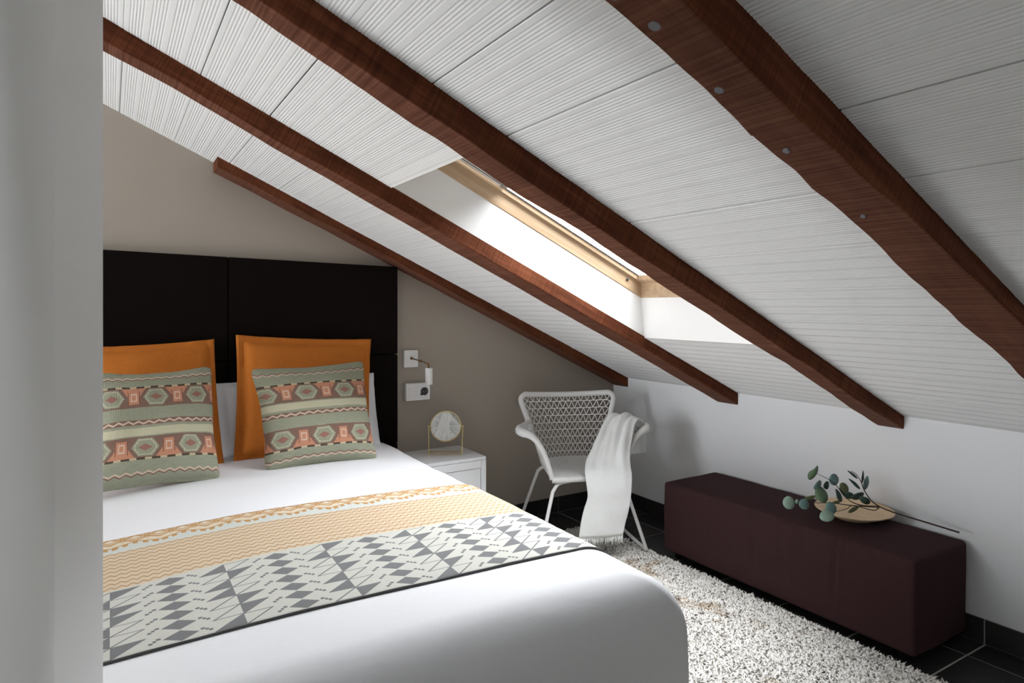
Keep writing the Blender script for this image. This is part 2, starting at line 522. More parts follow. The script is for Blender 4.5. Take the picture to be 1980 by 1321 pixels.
# ================================================================== SETTING
# ---- floor: grout bed with slate tiles
floor = struct(box('floor', (-4.75, -2.75, -0.08), (3.2, 3.6, -0.0022), M['grout']))
PX, PY, G = 0.318, 0.318, 0.0075
def tile_mesh(w, d, h=0.008):
    bm = bmesh.new()
    bmesh.ops.create_cube(bm, size=1)
    for v in bm.verts: v.co = Vector((v.co.x * w, v.co.y * d, v.co.z * h - h / 2))
    bmesh.ops.bevel(bm, geom=[e for e in bm.edges if all(q.co.z > -h * 0.5 for q in e.verts)], offset=0.0012, segments=1, affect='EDGES')
    me = bpy.data.meshes.new('tile'); bm.to_mesh(me); bm.free()
    me.materials.append(M['tile']); return me
full = tile_mesh(PX - G, PY - G); cut = tile_mesh(0.150 - G, PY - G)
for j in range(-2, 8):
    y0 = YW - (j + 1) * PY
    for i in range(-1, 6):
        if i < 0: me, xc = cut, XW - 0.075
        else: me, xc = full, XW - 0.150 - (i + 0.5) * PX
        if y0 < 0.2 or y0 + PY > YW + 0.01: continue
        o = link('tile', me, None, floor); o.location = (xc, y0 + PY / 2, random.uniform(-0.0006, 0.0006))
        o.rotation_euler = (random.uniform(-0.001, 0.001), random.uniform(-0.001, 0.001), 0)

# ---- walls
def prism(name, poly, y0, y1, mat):
    n = len(poly)
    v = [(x, y0, z) for x, z in poly] + [(x, y1, z) for x, z in poly]
    f = [tuple(range(n)), tuple(range(2 * n - 1, n - 1, -1))] + [(i, (i + 1) % n, n + (i + 1) % n, n + i) for i in range(n)]
    return struct(mesh(name, v, f, mat))
TOP = 0.02
XRIDGE, XSIDE = -1.3, -4.6       # the roof flattens out left of the bed
GABLE = [(XSIDE - 0.1, -0.02), (XW + 0.1, -0.02), (XW + 0.1, zc(XW + 0.1) + TOP), (XRIDGE, zc(XRIDGE) + TOP + 0.05), (XSIDE - 0.1, zc(XRIDGE) + TOP + 0.05)]
prism('wall_back', GABLE, YW, YW + 0.12, M['taupe'])
prism('wall_rear', GABLE, -2.72, -2.6, M['whitewall'])
struct(MB().add([(XW, -2.6, -0.02), (XW + 0.1, -2.6, -0.02), (XW + 0.1, YW, -0.02), (XW, YW, -0.02),
                 (XW, -2.6, zc(XW) + TOP), (XW + 0.1, -2.6, zc(XW + 0.1) + TOP), (XW + 0.1, YW, zc(XW + 0.1) + TOP), (XW, YW, zc(XW) + TOP)],
                [(0, 3, 2, 1), (4, 5, 6, 7), (0, 1, 5, 4), (1, 2, 6, 5), (2, 3, 7, 6), (3, 0, 4, 7)]).build('wall_right', M['knee']))
def slopebox(name, x0, x1, y0, y1, mat):
    return prism(name, [(x0, -0.02), (x1, -0.02), (x1, zc(x1) + TOP), (x0, zc(x0) + TOP)], y0, y1, mat)
YJ = 1.02
slopebox('wall_passage', -1.0, -0.0588 * YJ, -2.6, YJ, M['jamb'])          # wall of the passage the view comes from
HSIDE = zc(XRIDGE) + TOP + 0.05
xa, ya, xb, yb = -0.0588 * YJ, YJ, -0.0077 * (YJ + 0.12), YJ + 0.12       # partition end, its splay shaped to catch more room light
jp = [(XSIDE, YJ + 0.14), (XSIDE, ya), (-1.0, ya), (xa, ya), (xb, yb), (xb, YJ + 0.14), (-1.0, YJ + 0.14)]
jz = lambda x: HSIDE if x < XRIDGE else zc(x) + TOP
n_ = len(jp)
struct(mesh('wall_left', [(x, y, -0.02) for x, y in jp] + [(x, y, jz(x)) for x, y in jp],
            [tuple(range(n_ - 1, -1, -1)), tuple(range(n_, 2 * n_))] + [(i, (i + 1) % n_, n_ + (i + 1) % n_, n_ + i) for i in range(n_)], M['lining']))
# outer wall beyond the bed; its tall unseen window is added for fill light
WY0, WY1, WZ0, WZ1 = 1.65, 3.30, 0.10, 2.40
sw_ = MB()
sw_.box((XSIDE - 0.1, YJ, -0.02), (XSIDE, WY0, HSIDE)); sw_.box((XSIDE - 0.1, WY1, -0.02), (XSIDE, YW, HSIDE))
sw_.box((XSIDE - 0.1, WY0, -0.02), (XSIDE, WY1, WZ0)); sw_.box((XSIDE - 0.1, WY0, WZ1), (XSIDE, WY1, HSIDE))
struct(sw_.build('wall_side', M['whitewall']))
w2 = struct(thing('fill_window_2', (XSIDE - 0.05, (WY0 + WY1) / 2, WZ0)))
wm = (WY0 + WY1) / 2
for (a, b_) in ((WY0, wm), (wm, WY1)):
    for lo, hi in (((a, WZ0), (a + 0.06, WZ1)), ((b_ - 0.06, WZ0), (b_, WZ1))):
        box('fill_window_frame', (XSIDE - 0.07, lo[0], lo[1]), (XSIDE - 0.02, hi[0], hi[1]), M['whitelacq'], w2)
    for lo, hi in (((a + 0.06, WZ0), (b_ - 0.06, WZ0 + 0.07)), ((a + 0.06, WZ1 - 0.07), (b_ - 0.06, WZ1))):
        box('fill_window_frame', (XSIDE - 0.07, lo[0], lo[1]), (XSIDE - 0.02, hi[0], hi[1]), M['whitelacq'], w2)
    box('pane', (XSIDE - 0.05, a + 0.06, WZ0 + 0.07), (XSIDE - 0.044, b_ - 0.06, WZ1 - 0.07), M['glass'], w2)
p2 = bpy.data.lights.new('side_fill_portal', 'AREA'); p2.shape = 'RECTANGLE'
p2.size = WZ1 - WZ0; p2.size_y = WY1 - WY0; p2.cycles.is_portal = True
q2 = bpy.data.objects.new('side_fill_portal', p2); COL.objects.link(q2)
q2.location = (XSIDE - 0.12, wm, (WZ0 + WZ1) / 2); q2.rotation_euler = (0, math.radians(-90), 0)

# ---- baseboards of cut slate tiles
bb = struct(box('baseboard_right', (XW - 0.004, -0.4, 0.0), (XW, YW, 0.098), M['grout']))
bbm = {}
def bbtile(parent, c, size):
    key = tuple(round(s, 4) for s in size)
    if key not in bbm:
        bm = bmesh.new(); bmesh.ops.create_cube(bm, size=1)
        for v in bm.verts: v.co = Vector((v.co.x * size[0], v.co.y * size[1], v.co.z * size[2]))
        me = bpy.data.meshes.new('tile'); bm.to_mesh(me); bm.free(); me.materials.append(M['tile']); bbm[key] = me
    o = link('tile', bbm[key], None, parent); o.location = c
for j in range(0, 9):
    y0 = YW - (j + 1) * PY
    bbtile(bb, (XW - 0.0075, y0 + PY / 2, 0.0515), (0.009, PY - G, 0.094))
bk = struct(box('baseboard_back', (1.2, YW - 0.004, 0.0), (XW - 0.012, YW, 0.1), M['grout']))
xs = [XW - 0.012, XW - 0.150, XW - 0.150 - PX, XW - 0.150 - 2 * PX, XW - 0.150 - 3 * PX, 1.2]
for a, b_ in zip(xs[1:], xs[:-1]):
    bbtile(bk, ((a + b_) / 2, YW - 0.0075, 0.0525), (b_ - a - G, 0.009, 0.096))

# ---- ceiling: roof deck with the skylight hole, and the ribbed slabs between the rafters
HX0, HX1, HY0, HY1 = 0.928, 2.243, 1.600, 2.397
cb = MB()
def roofquad(x0, x1, y0, y1, o0=0.05):
    cb.add([(x0, y0, zc(x0) + o0), (x1, y0, zc(x1) + o0), (x1, y1, zc(x1) + o0), (x0, y1, zc(x0) + o0),
            (x0, y0, zc(x0) + o0 + 0.1), (x1, y0, zc(x1) + o0 + 0.1), (x1, y1, zc(x1) + o0 + 0.1), (x0, y1, zc(x0) + o0 + 0.1)],
           [(0, 3, 2, 1), (4, 5, 6, 7), (0, 1, 5, 4), (1, 2, 6, 5), (2, 3, 7, 6), (3, 0, 4, 7)])
QX0, QX1, QY0, QY1 = 0.10, 0.65, -0.55, -0.13       # unseen roof window added above the camera to brighten the passage wall end
def roof_strips():
    x0, x1 = XRIDGE, XW + 0.15
    a, b_, c, d = HX0 - 0.03, HX1 + 0.03, HY0 - 0.02, HY1 + 0.03
    roofquad(x0, x1, d, YW + 0.12)
    roofquad(x0, a, c, d)
    roofquad(b_, x1, c, d)
    roofquad(x0, x1, QY1, c)
    roofquad(x0, QX0, QY0, QY1); roofquad(QX1, x1, QY0, QY1)
    roofquad(x0, x1, -2.75, QY0)
roof_strips()
cb.box((XSIDE - 0.12, -2.75, zc(XRIDGE) + 0.05), (XRIDGE, YW + 0.12, zc(XRIDGE) + 0.15))
ceiling = struct(cb.build('ceiling', M['slab']))
SL = 0.2435; S0 = 0.030
def slab_profile(w):
    pts = [(0.0, 0.0015), (0.002, 0.0)]
    for g in range(4):
        x = 0.010 + g * (w - 0.012) / 4
        for k in range(5):
            c = x + 0.006 + k * 0.0088
            pts += [(c - 0.0034, 0.0), (c - 0.0010, 0.0010), (c + 0.0010, 0.0010), (c + 0.0034, 0.0)]
    pts += [(w - 0.002, 0.0), (w, 0.0015), (w, 0.048), (0.0, 0.048)]
    return pts
slabcache = {}
def slab(s_low, w, y0, y1):
    key = (round(w, 4), round(y1 - y0, 4))
    if key not in slabcache:
        p = slab_profile(w); n = len(p); L = y1 - y0
        me = bpy.data.meshes.new('ceiling_slab')
        # local x runs down the slope
        v = [(w - x, 0, z) for x, z in p] + [(w - x, L, z) for x, z in p]
        f = [(i, (i + 1) % n, n + (i + 1) % n, n + i) for i in range(n)] + [tuple(range(n - 1, -1, -1)), tuple(range(n, 2 * n))]
        me.from_pydata(v, [], f)
        bm = bmesh.new(); bm.from_mesh(me); bmesh.ops.recalc_face_normals(bm, faces=bm.faces); bm.to_mesh(me); bm.free()
        me.materials.append(M['slab']); slabcache[key] = me
    o = link('ceiling_slab', slabcache[key], None, ceiling)
    xh = XW - (s_low + w) * COS
    o.location = (xh, y0, zc(xh) + random.uniform(-0.0008, 0.0008)); o.rotation_euler = (0, TH, 0)
SEAM = {(2.45, 13): 0.0036, (2.45, 12): 0.0008, (2.45, 11): 0.0022, (2.45, 10): 0.0018, (1.56, 12): 0.0026, (1.56, 11): 0.0036, (1.56, 2): 0.0012,
        (0.755, 10): 0.0034, (0.755, 9): 0.0038, (0.755, 7): 0.0036, (0.755, 6): 0.0024, (0.755, 1): 0.0032, (-0.12, 8): 0.0040, (-0.12, 7): 0.0012, (-0.12, 6): 0.0036}
for (y0, y1, k0, k1) in ((2.45, YW, -1, 19), (1.56, 2.45, -1, 19), (0.755, 1.56, -1, 14), (-0.12, 0.755, -1, 13)):
    for k in range(k0, k1):
        lo = S0 + k * SL; w = SL
        if k == -1: lo = 0.0; w = S0
        if y0 == 1.56 and 3 <= k <= 8: continue
        if w < 0.1:
            continue
        gap = SEAM.get((y0, k + 1), 0.0005)
        slab(lo, w - gap, y0, y1)
for (y0, y1) in ((2.45, YW), (1.56, 2.45), (0.755, 1.56), (-0.12, 0.755)):      # closing strip above the low wall
    o = MB().add([(XW, y0, zc(XW)), (XW - S0 * COS, y0, zc(XW - S0 * COS)), (XW - S0 * COS, y1, zc(XW - S0 * COS)), (XW, y1, zc(XW)),
                  (XW, y0, zc(XW) + 0.05), (XW - S0 * COS, y0, zc(XW - S0 * COS) + 0.05), (XW - S0 * COS, y1, zc(XW - S0 * COS) + 0.05), (XW, y1, zc(XW) + 0.05)],
                 [(0, 3, 2, 1), (4, 5, 6, 7), (0, 1, 5, 4), (1, 2, 6, 5), (2, 3, 7, 6), (3, 0, 4, 7)]).build('edge_strip', M['slab'], ceiling)

# ---- skylight well, frame and pane
OFF0, OFF1, OFF2 = 0.187, 0.252, 0.282     # heights above the ceiling plane: lining top, frame top, sash top
well = struct(thing('trim_1', (1.6, 2.0, 1.5)))
def vslab(name, pts_bottom, pts_top, nrm, th, mat, par):
    """wall panel given by its room-side quad, thickened away from the opening"""
    q = [Vector(p) for p in pts_bottom + pts_top[::-1]]
    d = Vector(nrm) * th
    v = q + [p + d for p in q]
    return mesh(name, v, [(0, 1, 2, 3), (7, 6, 5, 4), (0, 4, 5, 1), (1, 5, 6, 2), (2, 6, 7, 3), (3, 7, 4, 0)], mat, par)
XB = 2.222; XT = HX0 - 0.10
vslab('far_panel', [(HX0, HY1, zc(HX0)), (HX1, HY1, zc(HX1))], [(XT, HY1, zc(XT) + OFF0), (XB, HY1, zc(XB) + OFF0)], (0, 1, 0), 0.05, M['whitewall'], well)
vslab('near_panel', [(HX0, HY0, zc(HX0)), (HX1, HY0, zc(HX1))], [(XT, HY0, zc(XT) + OFF0), (XB, HY0, zc(XB) + OFF0)], (0, -1, 0), 0.04, M['whitewall'], well)
vslab('lower_panel', [(HX1, HY0, zc(HX1)), (HX1, HY1, zc(HX1))], [(XB, HY0, zc(XB) + OFF0), (XB, HY1, zc(XB) + OFF0)], (1, 0, -TANP), 0.05, M['whitewall'], well)
vslab('upper_panel', [(HX0, HY0, zc(HX0)), (HX0, HY1, zc(HX0))], [(XT, HY0, zc(XT) + OFF0), (XT, HY1, zc(XT) + OFF0)], (-1, 0, TANP), 0.05, M['whitewall'], well)
win = struct(thing('window_1', (1.55, 2.0, zc(1.55) + OFF0)))
def slopebar(name, x0, x1, y0, y1, o0, o1, mat, par, bevel=0.004):
    v = [(x, y, zc(x) + o) for o in (o0, o1) for y in (y0, y1) for x in (x0, x1)]
    o = MB().add(v, [(0, 2, 3, 1), (4, 5, 7, 6), (0, 1, 5, 4), (2, 6, 7, 3), (0, 4, 6, 2), (1, 3, 7, 5)]).build(name, mat, par, bevel=bevel)
    return o
fside = slopebar('frame_side', XT - 0.03, XB + 0.05, HY1 - 0.003, HY1 + 0.06, OFF0, OFF2, M['pine'], win)
slopebar('frame_side', XT - 0.03, XB + 0.05, HY0 - 0.06, HY0 + 0.003, OFF0, OFF2, M['pine'], win)
slopebar('frame_foot', XB - 0.003, XB + 0.06, HY0, HY1, OFF0, OFF2, M['pine'], win)
slopebar('frame_head', XT - 0.06, XT + 0.003, HY0, HY1, OFF0, OFF2, M['pine'], win)
SY0, SY1 = HY0 + 0.006, HY1 - 0.006
slopebar('sash_side', XT, XB - 0.004, SY1 - 0.009, SY1, OFF1 + 0.003, OFF2, M['pine'], win, 0.003)
slopebar('sash_side', XT, XB - 0.004, SY0, SY0 + 0.009, OFF1 + 0.003, OFF2, M['pine'], win, 0.003)
slopebar('sash_foot', XB - 0.034, XB - 0.004, SY0 + 0.0095, SY1 - 0.0095, OFF1 + 0.003, OFF2, M['pine'], win, 0.003)
slopebar('sash_head', XT, XT + 0.034, SY0 + 0.0095, SY1 - 0.0095, OFF1 + 0.003, OFF2, M['pine'], win, 0.003)
slopebar('glazing_seal', XT + 0.03, XB - 0.03, SY1 - 0.0125, SY1 - 0.0095, OFF2 - 0.004, OFF2 + 0.001, M['darkplastic'], win, 0)
slopebar('pane', XT + 0.02, XB - 0.02, SY0 + 0.003, SY1 - 0.003, OFF2 + 0.002, OFF2 + 0.008, M['glass'], win, 0)
pc = Vector((2.13, HY1 - 0.004, zc(2.13) + 0.232))
MB().lathe([(0.0075, 0), (0.0075, 0.003), (0.005, 0.0045), (0, 0.0045)], 14, pc, Vector((0, -1, 0))).build('screw_cap', M['darkplastic'], fside, True)
# rolled-down part of the pale blind at the head of the skylight
bl = thing('skylight_blind', (1.1, 2.0, zc(1.1) + 0.3), 'short pale blind pulled partly down at the top of the skylight', 'blind')
BX = 1.405
cl_ = slopebar('cloth', XT + 0.04, BX, SY0 + 0.02, SY1 - 0.014, OFF2 - 0.010, OFF2 - 0.007, M['blind'], bl, 0)
slopebar('bottom_bar', BX - 0.003, BX + 0.018, SY0 + 0.02, SY1 - 0.014, OFF2 - 0.014, OFF2 - 0.003, M['steelgrey'], cl_, 0.003)
slopebar('guide_cord', XT + 0.30, BX, SY1 - 0.042, SY1 - 0.039, OFF2 - 0.0125, OFF2 - 0.0105, M['darkplastic'], bl, 0)
# daylight enters here: portal that only guides the sampling of the sky
pl = bpy.data.lights.new('skylight_portal', 'AREA'); pl.shape = 'RECTANGLE'
pl.size = (XB - XT) / COS; pl.size_y = HY1 - HY0; pl.cycles.is_portal = True
po = bpy.data.objects.new('skylight_portal', pl); COL.objects.link(po)
xm = (XB + XT) / 2
po.location = (xm, (HY0 + HY1) / 2, zc(xm) + OFF2 + 0.06); po.rotation_euler = (0, TH, 0)

w3 = struct(thing('fill_window_3', (0.38, -0.34, zc(0.38) + 0.15)))  # added roof window, never in view, only for fill light
slopebar('frame_side', QX0 - 0.04, QX1 + 0.04, QY0 - 0.04, QY0, 0.15, 0.20, M['pine'], w3)
slopebar('frame_side', QX0 - 0.04, QX1 + 0.04, QY1, QY1 + 0.04, 0.15, 0.20, M['pine'], w3)
slopebar('frame_head', QX0 - 0.04, QX0, QY0, QY1, 0.15, 0.20, M['pine'], w3)
slopebar('frame_foot', QX1, QX1 + 0.04, QY0, QY1, 0.15, 0.20, M['pine'], w3)
slopebar('pane', QX0, QX1, QY0, QY1, 0.185, 0.190, M['glass'], w3, 0)
p3 = bpy.data.lights.new('passage_fill_portal', 'AREA'); p3.shape = 'RECTANGLE'
p3.size = (QX1 - QX0) / COS; p3.size_y = QY1 - QY0; p3.cycles.is_portal = True
q3 = bpy.data.objects.new('passage_fill_portal', p3); COL.objects.link(q3)
q3.location = ((QX0 + QX1) / 2, (QY0 + QY1) / 2, zc((QX0 + QX1) / 2) + 0.24); q3.rotation_euler = (0, TH, 0)

# ---- rafters
def rafter_mesh(name, x0, x1, yn, near, far, parent, seed, n=None, wav=0.004, endround=False):
    """near: (x, drop) of the near lower edge; far: (x, y) of the far lower edge"""
    n = n or int((x1 - x0) / 0.022)
    nx, nd = zip(*near); fx, fy = zip(*far)
    V = []; F = []
    K = 10
    for i in range(n + 1):
        x = x0 + (x1 - x0) * i / n
        d = float(np.interp(x, nx, nd)); yf = float(np.interp(x, fx, fy))
        w1 = noise.noise((x * 5.0, seed, 0)) * wav + noise.noise((x * 17.0, seed, 3)) * wav * 0.45
        w2 = noise.noise((x * 4.0, seed, 7)) * wav * 1.6 + noise.noise((x * 15.0, seed, 9)) * wav * 0.7
        w3 = noise.noise((x * 6.0, seed, 13)) * wav * 0.7
        d2 = d + w3
        yn2 = yn + abs(w1) * 0.5
        yf2 = yf + w2
        ch = 0.005 + 0.002 * noise.noise((x * 8, seed, 21)); ch2 = 0.006 + 0.003 * noise.noise((x * 6, seed, 25))
        top = 0.006
        sec = [(yn2, top), (yn2 + w1 * 0.4, d2 * 0.5), (yn2, d2 + ch), (yn2 + ch * 0.35, d2 + ch * 0.3), (yn2 + ch, d2),
               ((yn2 + yf2) / 2, d2 + w1 * 0.35), (yf2 - ch2, d2), (yf2 - ch2 * 0.3, d2 + ch2 * 0.3), (yf2, d2 + ch2), (yf2, top)]
        dx = 0.0
        for (y, o) in sec:
            xx = x
            if endround and i == 0: xx = x + 0.012 * (abs((o - d2 / 2) / (d2 / 2 - 1e-6)) ** 2)
            V.append((xx, y, zc(xx) + o))
    for i in range(n):
        for k in range(K - 1):
            F.append((i * K + k, i * K + k + 1, (i + 1) * K + k + 1, (i + 1) * K + k))
        F.append((i * K + K - 1, i * K, (i + 1) * K, (i + 1) * K + K - 1))
    F.append(tuple(range(K))); F.append(tuple(n * K + k for k in range(K - 1, -1, -1)))
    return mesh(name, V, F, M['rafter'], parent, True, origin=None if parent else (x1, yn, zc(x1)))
def raf(label, *a, **k):
    o = rafter_mesh('roof_rafter', *a, **k)
    sm = o.modifiers.new('es', 'EDGE_SPLIT'); sm.split_angle = math.radians(14)
    return tag(o, label, 'rafter', 'stained rafters under the sloping ceiling')
raf('short dark brown rafter running along the taupe wall above the headboard', 0.425, XW + 0.004, 3.287, [(0.4, -0.050), (1.0, -0.046), (2.9, -0.060)],
    [(0.4, YW - 0.002), (2.9, YW - 0.002)], None, 1.3)
raf('brown rafter on the bed side of the skylight, glowing orange where daylight hits it', -1.29, XW + 0.004, 2.395,
    [(-1.3, -0.075), (-0.017, -0.0745), (0.186, -0.066), (0.503, -0.076), (0.811, -0.0673), (1.216, -0.0616), (1.93, -0.0599), (2.251, -0.056), (2.931, -0.064)],
    [(-1.3, 2.495), (-0.018, 2.4959), (0.452, 2.489), (0.855, 2.525), (1.155, 2.5444), (2.055, 2.55), (2.95, 2.54)], None, 5.1, wav=0.003)
raf('dark brown rafter crossing in front of the skylight', -1.29, XW + 0.004, 1.517,
    [(-1.3, -0.088), (0.345, -0.089), (0.508, -0.082), (0.816, -0.082), (1.435, -0.082), (1.824, -0.0694), (2.27, -0.0645), (2.596, -0.070), (2.923, -0.0568)],
    [(-1.3, 1.59), (0.232, 1.5937), (0.366, 1.6096), (0.665, 1.634), (1.091, 1.6223), (1.4, 1.608), (1.666, 1.6296), (2.061, 1.6294), (2.522, 1.6151), (2.92, 1.638)], None, 9.7, wav=0.007)
r4 = thing('roof_rafter', (XW, 0.75, zc(XW) - 0.04), 'thick reddish brown rafter nearest the camera, with grey filled nail holes', 'rafter', 'stained rafters under the sloping ceiling')
N4 = [(0.0, -0.085), (0.737, -0.0844), (0.837, -0.0881), (1.018, -0.090), (1.229, -0.0806), (1.339, -0.070), (1.478, -0.064), (1.643, -0.061), (1.887, -0.05), (2.9, -0.05)]
F4 = [(0.0, 0.813), (0.675, 0.814), (1.028, 0.8129), (1.145, 0.8094), (1.435, 0.8256), (1.59, 0.8262), (1.901, 0.8416), (2.158, 0.8366), (2.9, 0.83)]
for (a, b_, dd) in ((-0.05, 1.0288, 0.0), (1.029, XW + 0.004, 0.0025)):
    o = rafter_mesh('timber', a, b_, 0.703, [(x, d + dd) for x, d in N4], F4, r4, 14.2, wav=0.006)
    sm = o.modifiers.new('es', 'EDGE_SPLIT'); sm.split_angle = math.radians(14)
nd = (Vector((-TANP, 0, -1))).normalized()
for (px, py, r) in ((0.677, 0.793, 0.010), (0.753, 0.780, 0.0115), (0.908, 0.782, 0.009), (1.093, 0.781, 0.007), (1.355, 0.785, 0.005)):
    d = float(np.interp(px, *zip(*N4)))
    MB().lathe([(r, -0.02), (r, 0.0010), (r * 0.6, 0.0016), (0, 0.0016)], 14, (px, py, zc(px) + d), nd).build('filled_nail_hole', M['plug'], r4, True)

# ================================================================== BED
BXR, BXL, BYF, BYH = 1.364, -0.25, 1.262, 3.345
RB, ZT = 0.18, 0.606
def crown(x, y):
    cx = (BXR + BXL) / 2
    a = max(0, 1 - ((x - cx) / 0.62) ** 2)
    b_ = max(0.0, min(1.0, (y - BYF) / 0.7))
    return 0.020 * a * b_
def edge_profile(s):
    """s: arc length measured outwards from the start of the rounding -> (outward, down)"""
    q = RB * math.pi / 2
    if s <= 0: return s, 0.0
    if s < q: return RB * math.sin(s / RB), RB * (1 - math.cos(s / RB))
    return RB + 0.004 * math.sin((s - q) * 9), RB + (s - q)
bed = thing('double_bed', ((BXR + BXL) / 2, (BYF + BYH) / 2, 0), 'double bed made up with a smooth white bedspread', 'bed')
def spread():
    NP = 64           # per side
    ins = []
    total = RB * math.pi / 2 + 0.39
    prof = [total * (1 - i / 26) for i in range(26)] + [-0.02 * k for k in range(0, 4)] + [-0.10 - 0.06 * k for k in range(0, 9)] + [-0.62, -0.626]
    V = []; F = []
    RC = 0.10
    KY = 0.62                                             # the foot is rounded more tightly than the sides
    x0, x1, y0, y1 = BXL + RB, BXR - RB, BYF + KY * RB, BYH
    def loop(out):
        pts = []
        X0, X1, Y0, Y1 = x0 - out, x1 + out, y0 - (out * KY if out > 0 else out), y1
        if X1 - X0 < 0.0022: m = (X0 + X1) / 2; X0, X1 = m - 0.001, m + 0.001
        r = max(0.0001, min(0.02 + 0.12 * max(out, -0.15), (X1 - X0) / 2 - 0.0009))
        # from head-left down the left side, foot, right side back to the head (open at the head)
        for k in range(NP): pts.append((X0, Y1 + (Y0 + r - Y1) * k / NP))
        for k in range(16):
            a = math.pi + math.pi / 2 * k / 16
            pts.append((X0 + r + r * math.cos(a), Y0 + r + r * math.sin(a)))
        for k in range(NP): pts.append((X0 + r + (X1 - X0 - 2 * r) * k / NP, Y0))
        for k in range(16):
            a = 1.5 * math.pi + math.pi / 2 * k / 16
            pts.append((X1 - r + r * math.cos(a), Y0 + r + r * math.sin(a)))
        for k in range(NP + 1): pts.append((X1, Y0 + r + (Y1 - Y0 - r) * k / NP))
        return pts
    n = None
    for s in prof:
        out, dn = edge_profile(s)
        pts = loop(out)
        n = len(pts)
        for (x, y) in pts:
            z = ZT - dn + crown(x, y)
            wr = noise.noise((x * 2.2, y * 1.7, 0.3)) * 0.006
            if y > 2.2: wr += noise.noise((x * 3.0, y * 16, 2.0)) * 0.0035 * min(1, (y - 2.2) / 0.3)
            if dn > 0.02: wr += noise.noise((x * 4.5, y * 4.5, z * 2.0)) * 0.004
            fold = noise.noise((x * 7, y * 7, 5.0)) * 0.012 * max(0, dn - 0.2)
            V.append((x + fold, y + fold, z + wr))
    m = len(prof)
    for i in range(m - 1):
        for k in range(n - 1):
            F.append((i * n + k, i * n + k + 1, (i + 1) * n + k + 1, (i + 1) * n + k))
    q = (m - 1) * n
    for k in range(n // 2 - 1): F.append((q + k, q + k + 1, q + n - 2 - k, q + n - 1 - k))     # close the middle
    return mesh('bedspread', V, F, M['linen'], bed, True)
spread()
o = MB(); o.box((BXL + 0.05, BYF + 0.07, 0.32), (BXR - 0.05, BYH, 0.54)); o.build('mattress', M['linen'], bed, bevel=0.04)
o = MB(); o.box((BXL + 0.04, BYF + 0.06, 0.08), (BXR - 0.04, BYH, 0.315)); o.build('bed_base', M['leather'], bed, bevel=0.01)
for sx in (BXL + 0.12, BXR - 0.12):
    for sy in (BYF + 0.16, BYH - 0.12):
        MB().tube([(sx, sy, 0.0075), (sx, sy, 0.085)], 0.025, 12).build('leg', M['leather'], bed)

# ---- headboard of dark panels
hb = thing('headboard', (0.48, YW - 0.03, 0.3), 'tall near black panelled headboard fixed to the taupe wall', 'headboard')
HF = 3.372
def htop(x): return 1.577 - 0.024 * (x + 0.022)
for (a, b_) in ((-0.37, 0.484), (0.484, 1.345)):
    for (z0, z1) in ((0.12, 0.579), (0.579, 1.066), (1.066, None)):
        g = 0.0015
        zl, zr = (htop(a), htop(b_)) if z1 is None else (z1 - g, z1 - g)
        z0b = z0 + g
        v = [(a + g, HF, z0b), (b_ - g, HF, z0b), (b_ - g, YW - 0.002, z0b), (a + g, YW - 0.002, z0b),
             (a + g, HF, zl), (b_ - g, HF, zr), (b_ - g, YW - 0.002, zr), (a + g, YW - 0.002, zl)]
        MB().add(v, [(0, 3, 2, 1), (4, 5, 6, 7), (0, 1, 5, 4), (1, 2, 6, 5), (2, 3, 7, 6), (3, 0, 4, 7)]).build('panel', M['leather'], hb, bevel=0.006)

# ---- runner
def runner():
    far_v = 0.0; U0, U1 = -0.235, 1.47
    nu, nv = 150, 70
    W = 0.80
    top = []; uv = []
    th = 0.005
    xs0 = BXR - RB
    def pt(u, v, h):
        y = 2.342 - v + 0.004 * math.sin(u * 5) + 0.012 * (u - 0.5) * (1 - v / W)
        s = u - xs0
        out, dn = edge_profile(s)
        x = xs0 + out
        nx, nz = (0, 1) if s <= 0 else ((math.sin(min(s / RB, math.pi / 2))), math.cos(min(s / RB, math.pi / 2)))
        z = ZT - dn + crown(x, y)
        wr = noise.noise((x * 2.2, y * 1.7, 0.3)) * 0.006
        hh = h + 0.0015 * noise.noise((u * 9, v * 9, 1))
        return (x + nx * hh, y, z + wr + nz * hh)
    V = []; UV = []; F = []
    for lay, h in ((0, 0.0018 + th), (1, 0.0018)):
        for i in range(nu + 1):
            for j in range(nv + 1):
                u = U0 + (U1 - U0) * i / nu; v = W * j / nv
                V.append(pt(u, v, h)); UV.append((u, v) if lay == 0 else (u, W - 0.001))
    n = (nu + 1) * (nv + 1)
    def id_(l, i, j): return l * n + i * (nv + 1) + j
    for i in range(nu):
        for j in range(nv):
            F.append((id_(0, i, j), id_(0, i + 1, j), id_(0, i + 1, j + 1), id_(0, i, j + 1)))
            F.append((id_(1, i, j), id_(1, i, j + 1), id_(1, i + 1, j + 1), id_(1, i + 1, j)))
        F.append((id_(0, i, nv), id_(0, i + 1, nv), id_(1, i + 1, nv), id_(1, i, nv)))
        F.append((id_(0, i, 0), id_(1, i, 0), id_(1, i + 1, 0), id_(0, i + 1, 0)))
    for j in range(nv):
        F.append((id_(0, 0, j), id_(0, 0, j + 1), id_(1, 0, j + 1), id_(1, 0, j)))
        F.append((id_(0, nu, j), id_(1, nu, j), id_(1, nu, j + 1), id_(0, nu, j + 1)))
    o = mesh('bed_runner', V, F, M['runner'], None, True, UV, origin=(0.55, 1.94, ZT))
    return tag(o, 'woven runner with ochre zigzags and grey diamonds laid across the bed', 'runner')
runner()

